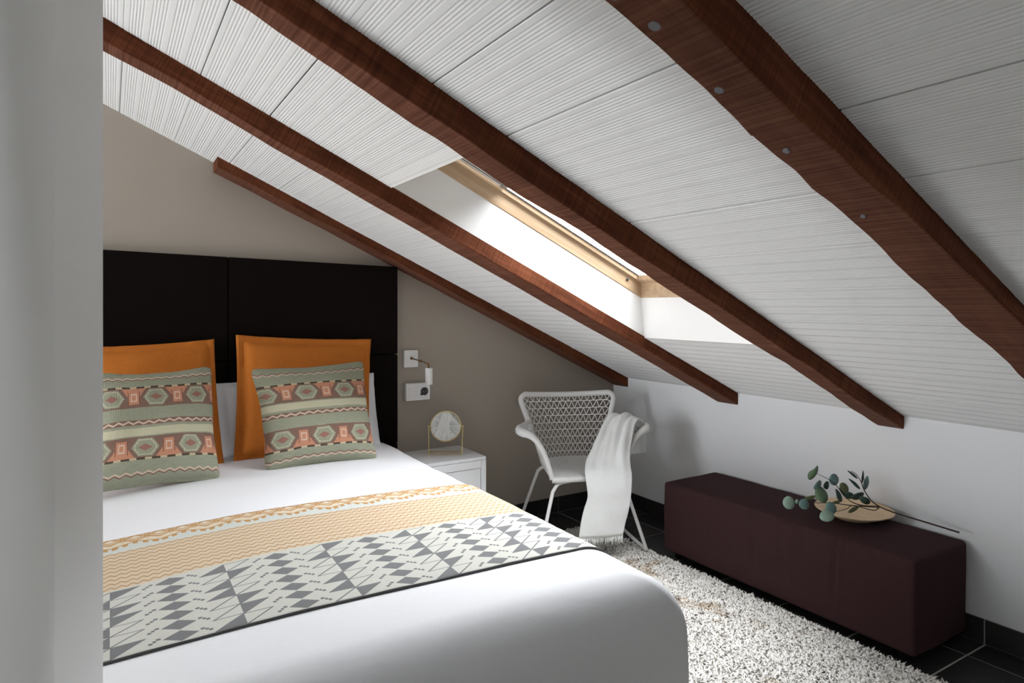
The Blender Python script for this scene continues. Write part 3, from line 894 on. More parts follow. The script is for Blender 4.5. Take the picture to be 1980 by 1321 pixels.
# ---- cushions and pillow
def cushion(name, tl, tr, br, bl, T, mat, flange=0.0, n=44, sag=0.05, flip=False, parent=None, seed=0, pinch=0.0, origin=None, rnd=0.0):
    tl, tr, br, bl = (Vector(p) for p in (tl, tr, br, bl))
    nrm = ((tr - tl).cross(bl - tl)).normalized()
    if nrm.y > 0: nrm = -nrm                          # towards the room
    V = []; UV = []; F = []
    inner = 1 - flange
    def h(a):
        a = min(1, abs(a) / inner); return max(0.0, 1 - a ** 2.6) ** 0.55
    for side in (1, -1):
        for j in range(n + 1):
            for i in range(n + 1):
                u = -1 + 2 * i / n; v = -1 + 2 * j / n          # v: -1 top, 1 bottom
                # concave edges between pointed corners
                uu = u * (1 - sag * (1 - v * v) * abs(u) ** 1.5); vv = v * (1 - sag * (1 - u * u) * abs(v) ** 1.5)
                if rnd:                                         # rounded corners, slightly wavy seams
                    k_ = max(0.0, abs(u) + abs(v) - (2 - rnd * 2)) / (rnd * 2)
                    uu *= 1 - 0.045 * k_ * k_; vv *= 1 - 0.045 * k_ * k_
                    uu += 0.02 * noise.noise((v * 1.9 + seed, seed, 2)) * abs(u); vv += 0.02 * noise.noise((u * 1.9, seed, 6)) * abs(v)
                s, t = (uu + 1) / 2, (vv + 1) / 2
                p = (tl * (1 - s) + tr * s) * (1 - t) + (bl * (1 - s) + br * s) * t
                low = 1 + 0.35 * v                               # fuller towards the bottom
                d = T * h(u) * h(v) * low
                d += noise.noise((u * 2.1 + seed, v * 2.1, side)) * 0.010 * h(u) * h(v)
                if flange:
                    e = max(abs(u), abs(v))
                    d += 0.004
                    if e > inner: d += 0.006 * noise.noise((u * 5 + seed, v * 5, 4))
                    if abs(e - inner) < 0.02: d -= 0.004
                    elif e < inner: d += 0.010 * min(1, (inner - e) / 0.08)
                p = p + nrm * (d * (1.0 if side == 1 else -0.75))
                V.append(p); UV.append((0.5 + 0.5 * u, (0.5 + 0.5 * v) if not flip else (0.5 - 0.5 * v)))
    N = (n + 1) ** 2
    for side in (0, 1):
        for j in range(n):
            for i in range(n):
                a = side * N + j * (n + 1) + i
                q = (a, a + 1, a + n + 2, a + n + 1)
                F.append(q if side == 0 else q[::-1])
    rim = [(i, 0) for i in range(n + 1)] + [(n, j) for j in range(1, n + 1)] + [(i, n) for i in range(n - 1, -1, -1)] + [(0, j) for j in range(n - 1, 0, -1)]
    ids = [j * (n + 1) + i for i, j in rim]
    for k in range(len(ids)):
        a, b_ = ids[k], ids[(k + 1) % len(ids)]
        F.append((a, a + N, b_ + N, b_))
    me_o = mesh(name, V, F, mat, parent, True, UV, origin=origin or tuple((bl + br) / 2))
    return me_o
def ray_y(u, v, y):
    d = at(u, v, 1) - Vector((0, 0, HCAM)); return Vector((0, 0, HCAM)) + d * (y / d.y)
tag(cushion('white_pillow', ray_y(417, 742, 3.345), ray_y(722, 721, 3.345), ray_y(737, 868, 3.27), ray_y(420, 893, 3.27), 0.062, M['linen'], 0.03, sag=0.02, seed=3),
    'plain white pillow standing against the headboard behind the right orange cushion', 'pillow')
OG = 'orange flanged cushions against the headboard'
tag(cushion('orange_cushion', ray_y(456, 648, 3.325), ray_y(717, 656, 3.325), ray_y(716, 882, 3.175), ray_y(451, 895, 3.175), 0.055, M['orange'], 0.10, seed=11, sag=0.03),
    'burnt orange cushion with a flat stitched border, on the side nearest the nightstand', 'cushion', OG)
tag(cushion('orange_cushion', ray_y(148, 672, 3.32), ray_y(414, 656, 3.32), ray_y(434, 903, 3.16), ray_y(140, 925, 3.16), 0.055, M['orange'], 0.08, seed=17, sag=0.03),
    'burnt orange cushion half hidden by the grey wall edge', 'cushion', OG)
KG = 'striped kilim cushions in front of the orange ones'
tag(cushion('kilim_cushion', ray_y(483, 711, 3.10), ray_y(704, 696, 3.13), ray_y(732, 891, 2.965), ray_y(512, 917, 2.935), 0.080, M['kilim'], 0.0, seed=23, sag=0.075, flip=True, rnd=0.10),
    'green and terracotta striped kilim cushion tilted beside the white pillow', 'cushion', KG)
tag(cushion('kilim_cushion', ray_y(178, 722, 3.02), ray_y(411, 707, 3.07), ray_y(429, 930, 2.915), ray_y(158, 962, 2.83), 0.080, M['kilim'], 0.0, seed=31, sag=0.07, rnd=0.10),
    'green and terracotta striped kilim cushion cut off by the grey wall edge', 'cushion', KG)

# ================================================================== NIGHTSTAND, MIRROR, LAMP
ns = thing('nightstand', (1.57, 3.27, 0), 'small white lacquered nightstand between bed and chair', 'nightstand')
NX0, NX1, NY0, NY1, NZ = 1.395, 1.745, 3.10, YW - 0.003, 0.512
box('body', (NX0 + 0.004, NY0 + 0.014, 0.03), (NX1 - 0.004, NY1, NZ - 0.018), M['whitelacq'], ns, 0.002)
box('top', (NX0, NY0, NZ - 0.018), (NX1, NY1, NZ), M['whitelacq'], ns, 0.003)
# front frame around a recessed drawer front
fr = MB()
fr.box((NX0, NY0, 0.03), (NX0 + 0.030, NY0 + 0.016, NZ - 0.019)); fr.build('stile', M['whitelacq'], ns, bevel=0.0015)
fr = MB(); fr.box((NX1 - 0.030, NY0, 0.03), (NX1, NY0 + 0.016, NZ - 0.019)); fr.build('stile', M['whitelacq'], ns, bevel=0.0015)
fr = MB(); fr.box((NX0 + 0.0305, NY0 + 0.0006, NZ - 0.060), (NX1 - 0.0305, NY0 + 0.016, NZ - 0.0195)); fr.build('rail', M['whitelacq'], ns, bevel=0.0015)
box('drawer', (NX0 + 0.033, NY0 + 0.005, 0.27), (NX1 - 0.033, NY0 + 0.018, NZ - 0.063), M['whitelacq'], ns, 0.002)
box('drawer', (NX0 + 0.033, NY0 + 0.005, 0.06), (NX1 - 0.033, NY0 + 0.018, 0.266), M['whitelacq'], ns, 0.002)
box('plinth', (NX0 + 0.02, NY0 + 0.03, 0.0), (NX1 - 0.02, NY1 - 0.01, 0.03), M['whitelacq'], ns)

mc = at(862, 824, 3.59)
mi = thing('table_mirror', (1.57, 3.25, NZ), 'round gold framed table mirror standing on the nightstand', 'mirror')
A = at(829, 880, 3.59); A.z = NZ + 0.003
B = at(893, 880, 3.59); B.z = NZ + 0.003
e = (B - A).normalized(); bk_ = Vector((-e.y, e.x, 0))
MB().tube([A, B], 0.0026, 8).build('base_bar', M['gold'], mi)
MB().tube([A + bk_ * 0.075, B + bk_ * 0.075], 0.0026, 8).build('base_bar', M['gold'], mi)
for Pp in (A, B):
    MB().tube([Pp, Pp + bk_ * 0.075], 0.0026, 8).build('base_bar', M['gold'], mi)
RM = 0.084
for Pp, sg in ((A, -1), (B, 1)):
    top_ = Vector((mc.x, mc.y, mc.z)) + e * sg * (RM + 0.010)
    pst = MB().tube([Pp + bk_ * 0.0, Pp * 0.5 + top_ * 0.5, top_], [0.0036, 0.003, 0.003], 8).build('post', M['gold'], mi)
    MB().tube([top_ + e * sg * 0.006, top_ - e * sg * 0.012], 0.0035, 8).build('pivot', M['gold'], pst)
mn = (-FWD + Vector((0, 0, 0.455)) + RGT * 0.05).normalized()
MB().lathe([(0.0, 0.0), (RM - 0.002, 0.0)], 48, mc, mn).build('mirror_glass', M['mirror'], mi)
MB().lathe([(RM - 0.003, -0.006), (RM + 0.001, -0.006), (RM + 0.002, 0.0), (RM + 0.001, 0.004), (RM - 0.003, 0.004), (RM - 0.003, -0.006)], 48, mc, mn).build('ring', M['gold'], mi, True)
MB().lathe([(0.0, -0.006), (RM - 0.003, -0.006), (RM - 0.003, -0.002), (0, -0.002)], 48, mc, mn).build('backing', M['gold'], mi)

la = thing('wall_lamp', (1.44, YW, 1.03), 'white wall reading lamp with a jointed brass arm', 'lamp')
box('wall_plate', (1.396, YW - 0.022, 0.985), (1.482, YW - 0.0005, 1.082), M['whiteplastic'], la, 0.005)
P0 = Vector((1.440, YW - 0.022, 1.037)); P1 = Vector((1.468, YW - 0.085, 1.024)); P2 = Vector((1.492, YW - 0.134, 1.010))
MB().lathe([(0.008, 0), (0.008, 0.006), (0.005, 0.010)], 14, P0, Vector((0, -1, 0))).build('rosette', M['brass'], la, True)
MB().tube([P0, P1], 0.0036, 10).build('arm', M['brass'], la, True)
arm_ = MB().tube([P1 + Vector((0, 0, 0.001)), P2], 0.0036, 10).build('arm', M['brass'], la, True)
MB().lathe([(0.0, -0.008), (0.0062, -0.008), (0.0062, 0.008), (0, 0.008)], 12, P1, (P2 - P0)).build('joint', M['brass'], arm_, True)
P3 = P2 + Vector((0.004, 0, -0.022))
MB().tube([P2 + Vector((0, 0, 0.004)), P2 + Vector((0.002, 0, -0.01)), P3], 0.0050, 10).build('neck', M['brass'], la, True)
sh = MB().lathe([(0.006, 0.0), (0.0195, 0.0), (0.0205, -0.002), (0.0205, -0.090), (0.0185, -0.090), (0.0185, -0.006), (0.006, -0.004)], 28, P3).build('lamp_shade', M['whiteplastic'], la, True)
m_ = sh.modifiers.new('es', 'EDGE_SPLIT'); m_.split_angle = math.radians(35)
MB().lathe([(0.0, -0.03), (0.009, -0.03), (0.014, -0.055), (0.010, -0.078), (0, -0.082)], 16, P3).build('bulb', M['frost'], sh, True)

so = thing('socket_box', (1.485, YW, 0.85), 'white wall box with a light switch and a power socket below the lamp', 'socket')
SX0, SX1, SZ0, SZ1, SF = 1.400, 1.545, 0.800, 0.896, YW - 0.044
box('housing', (SX0, SF + 0.006, SZ0), (SX1, YW - 0.0005, SZ1), M['whiteplastic'], so, 0.004)
box('cover_frame', (SX0 + 0.001, SF, SZ0 + 0.001), (SX1 - 0.001, SF + 0.006, SZ1 - 0.001), M['whiteplastic'], so, 0.0025)
box('switch_rocker', (SX0 + 0.016, SF - 0.0035, SZ0 + 0.018), (SX0 + 0.068, SF + 0.001, SZ1 - 0.016), M['whiteplastic'], so, 0.002)
sc_ = Vector((SX1 - 0.036, SF, 0.850))
swl = MB().lathe([(0.0, 0.0022), (0.017, 0.0022), (0.0215, 0.0028), (0.0215, -0.002)], 28, sc_, Vector((0, -1, 0))).build('socket_well', M['darkplastic'], so, True)
MB().lathe([(0.0215, -0.002), (0.0215, 0.004), (0.0235, 0.004), (0.0235, -0.002)], 28, sc_, Vector((0, -1, 0))).build('socket_rim', M['steelgrey'], swl, True)
for s_ in (-1, 1):
    MB().lathe([(0.0032, 0.002), (0.0032, 0.005), (0.0015, 0.006)], 10, sc_ + Vector((s_ * 0.0095, 0, 0)), Vector((0, -1, 0))).build('contact', M['steelgrey'], swl, True)
MB().lathe([(0.006, 0.0), (0.006, 0.006), (0.003, 0.008)], 12, sc_ + Vector((-0.019, 0, -0.016)), Vector((0, -1, 0))).build('child_lock', M['darkplastic'], swl, True)

# ================================================================== RUG
rug = thing('shaggy_rug', (1.7, 1.8, 0), 'cream shaggy rug with tan patches under the bed and chair', 'rug')
RX0, RX1, RY0, RY1 = 0.75, 2.482, 0.45, 3.10
box('backing', (RX0, RY0, 0.0005), (RX1, RY1, 0.007), M['rugbase'], rug)
def pile():
    xs = []; 
    sp = 0.0070
    gx = np.arange(1.30, RX1 + 0.004, sp); gy = np.arange(0.78, RY1 + 0.004, sp)
    X_, Y_ = np.meshgrid(gx, gy)
    x = X_.ravel() + rng.uniform(-0.5, 0.5, X_.size) * sp; y = Y_.ravel() + rng.uniform(-0.5, 0.5, X_.size) * sp
    keep = ~((x < 1.42) & (y > 1.35)); x, y = x[keep], y[keep]
    n = x.size
    h = rng.uniform(0.009, 0.017, n); r = rng.uniform(0.0036, 0.0056, n)
    lean = rng.normal(0, 0.0065, (n, 2)); lean2 = lean * 1.6 + rng.normal(0, 0.004, (n, 2))
    ang = rng.uniform(0, 2 * math.pi, n)
    V = np.zeros((n, 7, 3))
    for k in range(3):
        a = ang + k * 2 * math.pi / 3
        V[:, k] = np.stack([x + np.cos(a) * r, y + np.sin(a) * r, np.full(n, 0.004)], 1)
        a = a + 0.7
        V[:, 3 + k] = np.stack([x + lean[:, 0] + np.cos(a) * r * 1.15, y + lean[:, 1] + np.sin(a) * r * 1.15, 0.004 + h * 0.62], 1)
    V[:, 6] = np.stack([x + lean2[:, 0], y + lean2[:, 1], 0.004 + h], 1)
    b_ = base_of(rug); V -= np.array(b_)
    off = (np.arange(n) * 7)[:, None]
    quads = [(0, 1, 4, 3), (1, 2, 5, 4), (2, 0, 3, 5)]; tris = [(3, 4, 6), (4, 5, 6), (5, 3, 6)]
    li = np.concatenate([off + np.array(q) for q in quads] , 1).ravel(); lt = np.concatenate([off + np.array(q) for q in tris], 1).ravel()
    loops = np.concatenate([li, lt]).astype(np.int32)
    nq, nt = 3 * n, 3 * n
    me = bpy.data.meshes.new('pile')
    me.vertices.add(7 * n); me.vertices.foreach_set('co', V.ravel().astype(np.float32))
    me.loops.add(loops.size); me.loops.foreach_set('vertex_index', loops)
    me.polygons.add(nq + nt)
    st = np.concatenate([np.arange(nq) * 4, nq * 4 + np.arange(nt) * 3]).astype(np.int32)
    me.polygons.foreach_set('loop_start', st)
    me.update(calc_edges=True); me.validate()
    o = link('pile', me, M['pile'], rug); o['kind'] = 'stuff'
pile()

# ================================================================== OTTOMAN
def rbox_verts(lo, hi, r, n, puff):
    lo = Vector(lo); hi = Vector(hi)
    bm = bmesh.new(); bmesh.ops.create_cube(bm, size=2)
    bmesh.ops.subdivide_edges(bm, edges=bm.edges[:], cuts=n, use_grid_fill=True)
    c = (lo + hi) / 2; hs = (hi - lo) / 2
    for v in bm.verts:
        p = Vector(v.co)
        q = Vector([math.copysign(min(1, abs(t)) ** 0.8, t) for t in p])
        w = Vector((q.x * hs.x, q.y * hs.y, q.z * hs.z))
        inn = Vector([max(-(h - r), min(h - r, t)) for t, h in zip(w, hs)])
        d = w - inn
        if d.length > 1e-9: w = inn + d.normalized() * min(r, max(abs(t) for t in d) if sum(abs(t) > 1e-6 for t in d) == 1 else r)
        w = w + puff(w, hs)
        v.co = c + w
    return bm
ott = thing('ottoman_bench', (2.72, 1.9, 0), 'long plum brown fabric ottoman bench against the low white wall', 'ottoman')
OX0, OX1, OY0, OY1, OZ0, OZ1 = 2.512, 2.908, 1.262, 2.535, 0.035, 0.395
def puffo(w, hs):
    d = Vector((0, 0, 0))
    if w.z > hs.z * 0.9: d.z += 0.012 * (1 - (w.x / hs.x) ** 2) * (1 - (w.y / hs.y) ** 4) + 0.002 * noise.noise((w.x * 9, w.y * 9, 1))
    if w.x < -hs.x * 0.9:
        d.x -= 0.006 * (1 - (w.z / hs.z) ** 2)
        y = w.y + (OY0 + OY1) / 2
        for (y0, a, sl) in ((1.955, 0.016, 0.03), (1.80, 0.008, 0.02), (1.565, 0.011, -0.02), (1.70, 0.005, 0.0), (2.25, 0.005, 0.02)):
            yy = y - y0 - sl * (w.z / hs.z) * 0.5
            k = min(1, max(0, (w.z / hs.z + 1.0) * 0.9))
            d.x += a * k * (math.exp(-((yy - 0.008) / 0.009) ** 2) - 0.7 * math.exp(-((yy + 0.010) / 0.009) ** 2))
        d.x += 0.003 * noise.noise((w.y * 5, w.z * 3, 2))
    if w.y < -hs.y * 0.95: d.y -= 0.004 * (1 - (w.x / hs.x) ** 2) + 0.003 * noise.noise((w.x * 8, w.z * 5, 2))
    return d
bm = bmesh.new()
bm = rbox_verts((OX0, OY0, OZ0), (OX1, OY1, OZ1), 0.015, 90, puffo)
me = bpy.data.meshes.new('cover')
for v in bm.verts: v.co -= BASE[ott.name]
bm.to_mesh(me); bm.free(); me.polygons.foreach_set('use_smooth', [True] * len(me.polygons))
link('cover', me, M['ottoman'], ott)
zs = OZ1 - 0.0065
MB().tube([(OX0 + 0.0055, OY0 + 0.02, zs), (OX0 + 0.0050, OY1 - 0.02, zs)], 0.0022, 6).build('seam', M['ottoman'], ott, True)
MB().tube([(OX0 + 0.02, OY0 + 0.0055, zs), (OX1 - 0.02, OY0 + 0.0055, zs)], 0.0022, 6).build('seam', M['ottoman'], ott, True)
for x in (OX0 + 0.05, OX1 - 0.05):
    for y in (OY0 + 0.06, OY1 - 0.06):
        MB().lathe([(0.018, 0.0), (0.022, 0.04), (0.022, 0.05)], 14, (x, y, 0.0)).build('foot', M['blackgap'], ott, True)

# ---- tray and eucalyptus branch
TZ = OZ1 + 0.0135
TC = Vector((2.762, 1.640, TZ))
tr = mesh('wooden_dish', *(lambda m: (m.v, m.f))(MB().lathe([(0.0, 0.0), (0.078, 0.0), (0.084, 0.003), (0.105, 0.012), (0.140, 0.027), (0.155, 0.036), (0.157, 0.040), (0.154, 0.042), (0.140, 0.036), (0.105, 0.021), (0.06, 0.014), (0.0, 0.012)], 64, TC)), M['tray'], None, True, origin=tuple(TC))
tag(tr, 'shallow round pale wooden dish on the ottoman', 'dish')
br = thing('eucalyptus_branch', tuple(TC + Vector((0.02, -0.05, 0.04))), 'leafy grey green eucalyptus branch lying across the wooden dish', 'branch')
STEMS = []
def stem(pts, r0, r1):
    p = bez([at(*q) for q in pts], 6)
    m = len(p)
    o = MB().tube(p, [r0 + (r1 - r0) * i / (m - 1) for i in range(m)], 7).build('stem', M['stem'], br, True)
    STEMS.append((o, p))
stem([(1855, 1030, 2.575), (1790, 1010, 2.63), (1725, 990, 2.69), (1690, 973, 2.74), (1672, 950, 2.77), (1665, 932, 2.78), (1656, 918, 2.785), (1646, 911, 2.78)], 0.0035, 0.0012)
stem([(1672, 950, 2.77), (1672, 935, 2.78), (1670, 922, 2.79)], 0.0014, 0.001)
stem([(1700, 980, 2.72), (1660, 976, 2.75), (1635, 962, 2.77), (1618, 940, 2.78), (1602, 927, 2.785), (1580, 916, 2.79)], 0.0026, 0.001)
stem([(1700, 981, 2.72), (1650, 978, 2.74), (1610, 973, 2.75), (1575, 972, 2.76), (1532, 968, 2.76)], 0.0026, 0.001)
stem([(1700, 982, 2.71), (1688, 987, 2.70), (1650, 978, 2.70), (1635, 985, 2.69), (1606, 992, 2.68)], 0.0022, 0.001)
def leaf(u, v, d, rx, ry, ang, mat, tip=0.0, curl=0.25, yaw=0.0, pit=0.0):
    c = at(u, v, d); k = d / FPX * 1.12
    a = math.radians(ang)
    ex = RGT * math.cos(a) + Vector((0, 0, 1)) * math.sin(a); ey = -RGT * math.sin(a) + Vector((0, 0, 1)) * math.cos(a)
    en = ex.cross(ey)
    R = Matrix.Rotation(math.radians(yaw), 3, ey) @ Matrix.Rotation(math.radians(pit), 3, ex)
    ex, ey, en = R @ ex, R @ ey, R @ en
    n = 16
    V = []; F = []
    rings = (0.0, 0.5, 1.0)
    for s in (1, -1):
        for ri in rings:
            for q in range(n if ri else 1):
                w = 2 * math.pi * q / n
                sx, sy = math.cos(w), math.sin(w)
                px = sx * rx * k * ri * (1 - tip * max(0, sy))
                py = sy * ry * k * ri * (1 + tip * 0.5 * max(0, sy) ** 3)
                hh = -curl * (px * px) / (rx * k) - 0.5 * curl * (py * py) / (ry * k)
                V.append(c + ex * px + ey * py + en * (hh + s * 0.0004 * (1 - ri * 0.5)))
        o_ = 0 if s == 1 else 1 + 2 * n
        for q in range(n):
            q2 = (q + 1) % n
            F.append((o_, o_ + 1 + q, o_ + 1 + q2)); F.append((o_ + 1 + q, o_ + 1 + n + q, o_ + 1 + n + q2, o_ + 1 + q2))
    for q in range(n):
        q2 = (q + 1) % n; h2 = 1 + 2 * n
        F.append((1 + n + q, h2 + 1 + n + q, h2 + 1 + n + q2, 1 + n + q2))
    near_ = min(STEMS, key=lambda q: min((w - c).length for w in q[1]))[0]
    mesh('leaf', V, F, LEAF[mat], near_, True)
for L in [(1574.7, 918, 2.79, 9, 13, -25, 4, 0.5, 0.5, 20, 10), (1613.5, 928, 2.785, 9.5, 10, 10, 1, 0.1, 0.2, 10, 0),
          (1584, 939, 2.77, 11, 8, 25, 1, 0.1, 0.3, 25, 20), (1600, 939, 2.79, 8, 7, 0, 2, 0.1, 0.3, 30, 0),
          (1590, 956, 2.76, 12, 14, 15, 4, 0.1, 0.3, 15, -20), (1568, 964, 2.765, 10, 6.5, 10, 3, 0.1, 0.3, 0, 40),
          (1526, 972.5, 2.75, 10.5, 11, 0, 0, 0.05, 0.2, 0, -15), (1556, 975, 2.75, 10, 9, 0, 1, 0.05, 0.25, 10, -20),
          (1541, 970, 2.755, 3, 4, 0, 0, 0.1, 0.2, 0, 0), (1608, 982, 2.70, 10, 10, 20, 1, 0.1, 0.3, 10, -20),
          (1600, 997, 2.66, 13, 10, 15, 0, 0.1, 0.3, 0, -30), (1624, 959, 2.77, 6.5, 11.5, 25, 2, 0.3, 0.3, 30, 0),
          (1633, 945, 2.78, 8.5, 10.5, 30, 3, 0.1, 0.2, 10, 0), (1642, 959, 2.775, 10, 6.5, -25, 2, 0.1, 0.3, 0, 20),
          (1660, 961, 2.765, 12.5, 8.5, 15, 2, 0.1, 0.3, 0, 30), (1650, 918, 2.785, 3.2, 10.5, 52, 2, 0.3, 0.2, 40, 0),
          (1654, 936, 2.785, 4.2, 12.5, 48, 2, 0.3, 0.2, 40, 0), (1669, 923, 2.795, 3.6, 10, -4, 2, 0.3, 0.2, 30, 0),
          (1676, 934.5, 2.79, 6.5, 11.5, -10, 1, 0.2, 0.2, 20, 0), (1652, 986, 2.70, 5, 11, -60, 3, 0.3, 0.3, 20, 0),
          (1673, 969, 2.745, 11, 6, -35, 2, 0.2, 0.3, 0, 20), (1618, 972, 2.735, 7, 4, 5, 3, 0.2, 0.2, 0, 30)]:
    leaf(*L)

# ================================================================== CHAIR
AC = math.radians(10.5)
CO = RGT * 0.415 + FWD * 3.50
CS = RGT * math.cos(AC) + FWD * math.sin(AC)        # chair's side axis
CT = -RGT * math.sin(AC) + FWD * math.cos(AC)       # towards its back
ZR = 0.016                                          # its feet stand on the rug
def cp(s, t, z): return CO + CS * s + CT * t + Vector((0, 0, z))
ch = thing('wicker_armchair', tuple(cp(0, 0.22, ZR)), 'white woven wicker armchair on slim steel legs in the corner', 'chair')
def sL(z): return float(np.interp(z, [0.40, 0.43, 0.52, 0.65, 0.74, 0.82], [0.185, 0.19, 0.215, 0.250, 0.280, 0.300]))
def backp(a, v):
    aa = abs(a)
    zt = 0.790 + 0.016 * a * a - (0.035 * ((aa - 0.86) / 0.14) ** 2 if aa > 0.86 else 0)
    z = 0.425 + v * (zt - 0.425)
    s = a * sL(z)
    t = 0.405 + 0.095 * v ** 1.1 - 0.065 * a * a
    return cp(s, t, z)
def sidep(sg, b_, v):
    base = Vector((0.203 + (0.190 - 0.203) * b_ ** 2, 0.01 + 0.33 * b_, 0.405 + 0.02 * b_))
    eb = min(1, max(0, b_))
    top = Vector((float(np.interp(b_, [0, 0.2, 0.45, 0.75, 1], [0.350, 0.362, 0.345, 0.290, 0.250])),
                  float(np.interp(b_, [0, 0.2, 0.45, 0.75, 1], [0.055, 0.11, 0.20, 0.31, 0.395])),
                  float(np.interp(b_, [0, 0.3, 0.7, 1], [0.650, 0.655, 0.650, 0.650]))))
    k = 1 - b_ ** 1.5
    c1 = base.lerp(top, 0.33) + Vector((-0.035 * k, 0.0, -0.02 * k)); c2 = base.lerp(top, 0.66) + Vector((-0.055 * k, 0, 0.065 * k))
    p = base * (1 - v) ** 3 + c1 * 3 * v * (1 - v) ** 2 + c2 * 3 * v * v * (1 - v) + top * v ** 3
    return cp(sg * p.x, p.y, p.z)
def lattice(P, nr, nc, a0, a1, r=0.0031):
    m = MB()
    for i in range(nr + 1):
        v = i / nr
        m.tube([P(a0 + (a1 - a0) * k / (nc * 2), v) for k in range(nc * 2 + 1)], r, 5)
    for i in range(nr):
        v0, v1 = i / nr, (i + 1) / nr
        pts = []
        for k in range(nc * 2 + 1):
            a = a0 + (a1 - a0) * k / (nc * 2)
            pts.append(P(a, v0 if k % 2 == 0 else v1))
        for k in range(nc * 2):
            m.tube([pts[k], pts[k + 1]], r * 0.9, 4, caps=False)
    return m
lattice(backp, 9, 15, -1, 1).build('back_weave', M['wicker'], ch, True)
for sg in (-1, 1):
    lattice(lambda b_, v: sidep(sg, b_, v), 9, 8, 0, 1).build('side_weave', M['wicker'], ch, True)
    # rounded front edge and arm
    e1 = [sidep(sg, 0, v / 14) for v in range(15)]
    e2 = [sidep(sg, b_ / 16, 1) for b_ in range(1, 17)]
    pts = e1 + e2
    rr = [0.013 + 0.011 * math.exp(-((i - 16) / 4.5) ** 2) for i in range(len(pts))]
    MB().tube(pts, rr, 12).build('arm', M['wicker'], ch, True)
brim = [backp(-1, v / 10) for v in range(4, 10)] + [backp(-1 + 2 * k / 40, 1) for k in range(41)] + [backp(1, v / 10) for v in range(9, 3, -1)]
brim = bez(brim[::2] + [brim[-1]] if len(brim) % 2 == 0 else brim[::2], 4)
MB().tube(brim, 0.0165, 10).build('back_rim', M['wicker'], ch, True)
# seat
def seatp(a, t):
    w = 0.203 + (0.190 - 0.203) * t
    return cp(a * w, 0.005 + 0.40 * t - 0.06 * t * a * a, 0.405 + 0.018 * t - 0.012 * (1 - a * a) * math.sin(t * math.pi))
V = []; F = []
n1, n2 = 24, 24
for s_ in (0.004, -0.008):
    for i in range(n1 + 1):
        for j in range(n2 + 1):
            V.append(seatp(-1 + 2 * i / n1, j / n2) + Vector((0, 0, s_)))
N = (n1 + 1) * (n2 + 1)
for i in range(n1):
    for j in range(n2):
        a = i * (n2 + 1) + j
        F.append((a, a + 1, a + n2 + 2, a + n2 + 1)); F.append((N + a, N + a + n2 + 1, N + a + n2 + 2, N + a + 1))
ring = [i * (n2 + 1) for i in range(n1 + 1)] + [n1 * (n2 + 1) + j for j in range(1, n2 + 1)] + [i * (n2 + 1) + n2 for i in range(n1 - 1, -1, -1)] + [j for j in range(n2 - 1, 0, -1)]
for k in range(len(ring)):
    a, b_ = ring[k], ring[(k + 1) % len(ring)]
    F.append((a, a + N, b_ + N, b_))
mesh('seat', V, F, M['wicker'], ch, True)
sw = lattice(lambda a, v: seatp(a, v) + Vector((0, 0, 0.009)), 16, 18, -0.98, 0.98, 0.0036); sw.build('seat_weave', M['wicker'], ch, True)
MB().tube([seatp(-1 + 2 * k / 12, 0) + Vector((0, 0, -0.004)) for k in range(13)], 0.0145, 10).build('seat_front_rim', M['wicker'], ch, True)
for sg in (-1, 1):
    pts = bez([cp(sg * 0.10, 0.06, 0.378), cp(sg * 0.165, 0.02, 0.378), cp(sg * 0.203, -0.004, 0.345)], 6)
    foot = bez([cp(sg * 0.288, -0.068, ZR + 0.035), cp(sg * 0.295, -0.066, ZR + 0.013), cp(sg * 0.294, -0.040, ZR + 0.0095)], 6)
    MB().tube(pts + [pts[-1].lerp(foot[0], 0.5)] + foot, 0.0098, 10).build('leg', M['whitesteel'], ch, True)
    MB().tube([cp(sg * 0.294, -0.045, ZR + 0.0098), cp(sg * 0.285, 0.455, ZR + 0.0098)], 0.0095, 10).build('runner', M['whitesteel'], ch, True)
    pts = bez([cp(sg * 0.10, 0.33, 0.388), cp(sg * 0.165, 0.365, 0.386), cp(sg * 0.195, 0.388, 0.36)], 6)
    foot = bez([cp(sg * 0.282, 0.478, ZR + 0.035), cp(sg * 0.286, 0.472, ZR + 0.013), cp(sg * 0.285, 0.45, ZR + 0.0095)], 6)
    MB().tube(pts + [pts[-1].lerp(foot[0], 0.5)] + foot, 0.0098, 10).build('leg', M['whitesteel'], ch, True)
for t_ in (0.06, 0.33):
    MB().tube([cp(-0.12, t_, 0.382), cp(0.12, t_, 0.382)], 0.0085, 8).build('cross_bar', M['whitesteel'], ch, True)

# ---- throw over the right arm and down the seat front
rows = [  # left edge pixel, right edge pixel, depths
    ((1222, 878, 3.80), (1249, 874, 3.76)), ((1222, 856, 3.80), (1250, 858, 3.75)), ((1216, 828, 3.78), (1248, 838, 3.72)),
    ((1196, 808, 3.74), (1244, 820, 3.66)), ((1180, 806, 3.72), (1236, 814, 3.62)), ((1168, 822, 3.68), (1228, 822, 3.585)),
    ((1156, 846, 3.62), (1222, 846, 3.55)), ((1145, 870, 3.585), (1218, 875, 3.50)), ((1134, 893, 3.55), (1219, 900, 3.47)),
    ((1131, 912, 3.48), (1222, 918, 3.44)), ((1134, 938, 3.435), (1221, 942, 3.42)), ((1136, 962, 3.42), (1219, 966, 3.41)),
    ((1129, 985, 3.415), (1215, 988, 3.40)), ((1123, 1012, 3.41), (1209, 1012, 3.40)), ((1119, 1040, 3.41), (1204, 1034, 3.40))]
Lc = bez([at(*r[0]) for r in rows], 5); Rc = bez([at(*r[1]) for r in rows], 5)
nr, nc = len(Lc), 36
V = []; F = []
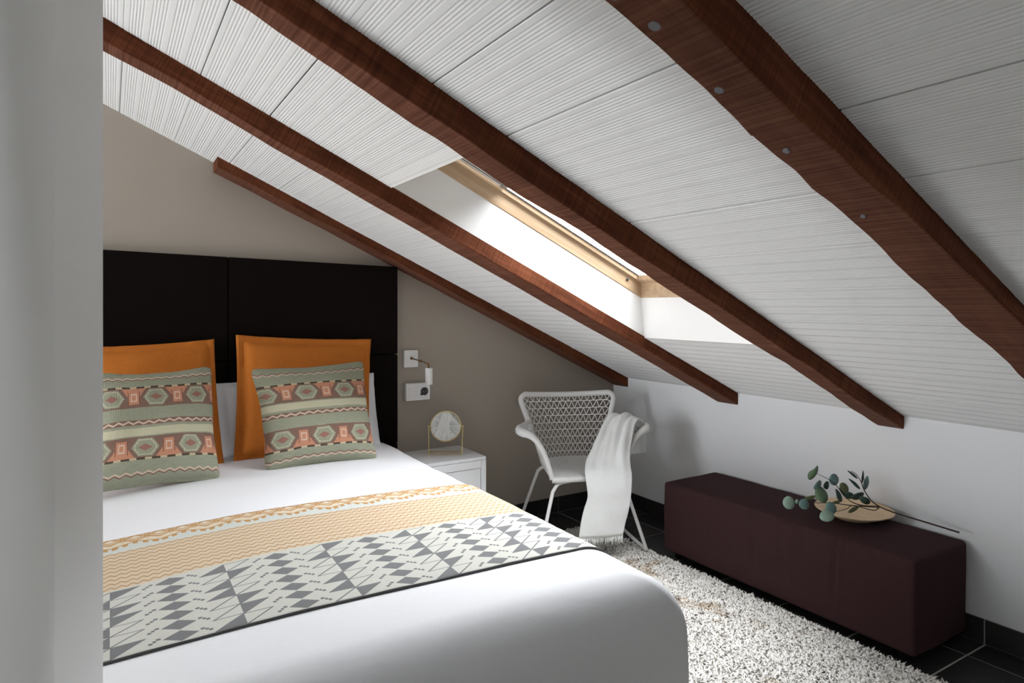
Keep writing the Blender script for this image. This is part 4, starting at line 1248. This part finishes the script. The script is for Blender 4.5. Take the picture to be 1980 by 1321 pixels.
for i in range(nr):
    w = i / (nr - 1)
    gather = math.exp(-((w - 0.38) / 0.22) ** 2)
    d = (Rc[i] - Lc[i])
    tan = (Lc[min(i + 1, nr - 1)] + Rc[min(i + 1, nr - 1)]) - (Lc[max(i - 1, 0)] + Rc[max(i - 1, 0)])
    nn = d.cross(tan)
    nn = nn.normalized() if nn.length > 1e-6 else Vector((0, 0, 1))
    if nn.dot(FWD) > 0 and w > 0.35: nn = -nn
    if w <= 0.35 and nn.z < 0 and w > 0.2: nn = -nn
    for k in range(nc + 1):
        s = k / nc
        fold = 0.013 * gather * math.sin(s * 15 + 3.0 * w) + 0.007 * gather * math.sin(s * 27 + 1.0 - 5 * w)
        fold += 0.004 * noise.noise((s * 4, w * 14, 3)) + 0.018 * gather * math.sin(s * math.pi) + 0.006 * math.sin(s * math.pi)
        p = Lc[i] + d * s + nn * fold
        V.append(p)
for i in range(nr - 1):
    for k in range(nc):
        a = i * (nc + 1) + k
        F.append((a, a + 1, a + nc + 2, a + nc + 1))
thr = thing('throw_blanket', tuple((Lc[-1] + Rc[-1]) / 2), 'fluffy white fringed throw draped over one arm of the wicker chair', 'throw')
o = mesh('cloth', V, F, M['throw'], thr, True)
sd = o.modifiers.new('thick', 'SOLIDIFY'); sd.thickness = 0.010; sd.offset = 0
fz = MB()
for k in range(64):
    s = (k + random.uniform(-0.3, 0.3)) / 63
    p = V[(nr - 1) * (nc + 1) + min(nc, max(0, int(s * nc)))] .copy()
    q = Lc[-1].lerp(Rc[-1], s); p = Vector((q.x, q.y, q.z + 0.002)) + (p - q) * 0.0
    l = random.uniform(0.030, 0.052)
    dx = random.uniform(-0.012, 0.012); dy = random.uniform(-0.010, 0.006)
    fz.tube([p, p + RGT * dx * 0.4 + FWD * dy * 0.5 + Vector((0, 0, -l * 0.55)), p + RGT * dx + FWD * dy + Vector((0, 0, -l))], [0.0036, 0.0032, 0.0016], 5)
fo = fz.build('fringe', M['throw'], o, True); fo['kind'] = 'stuff'
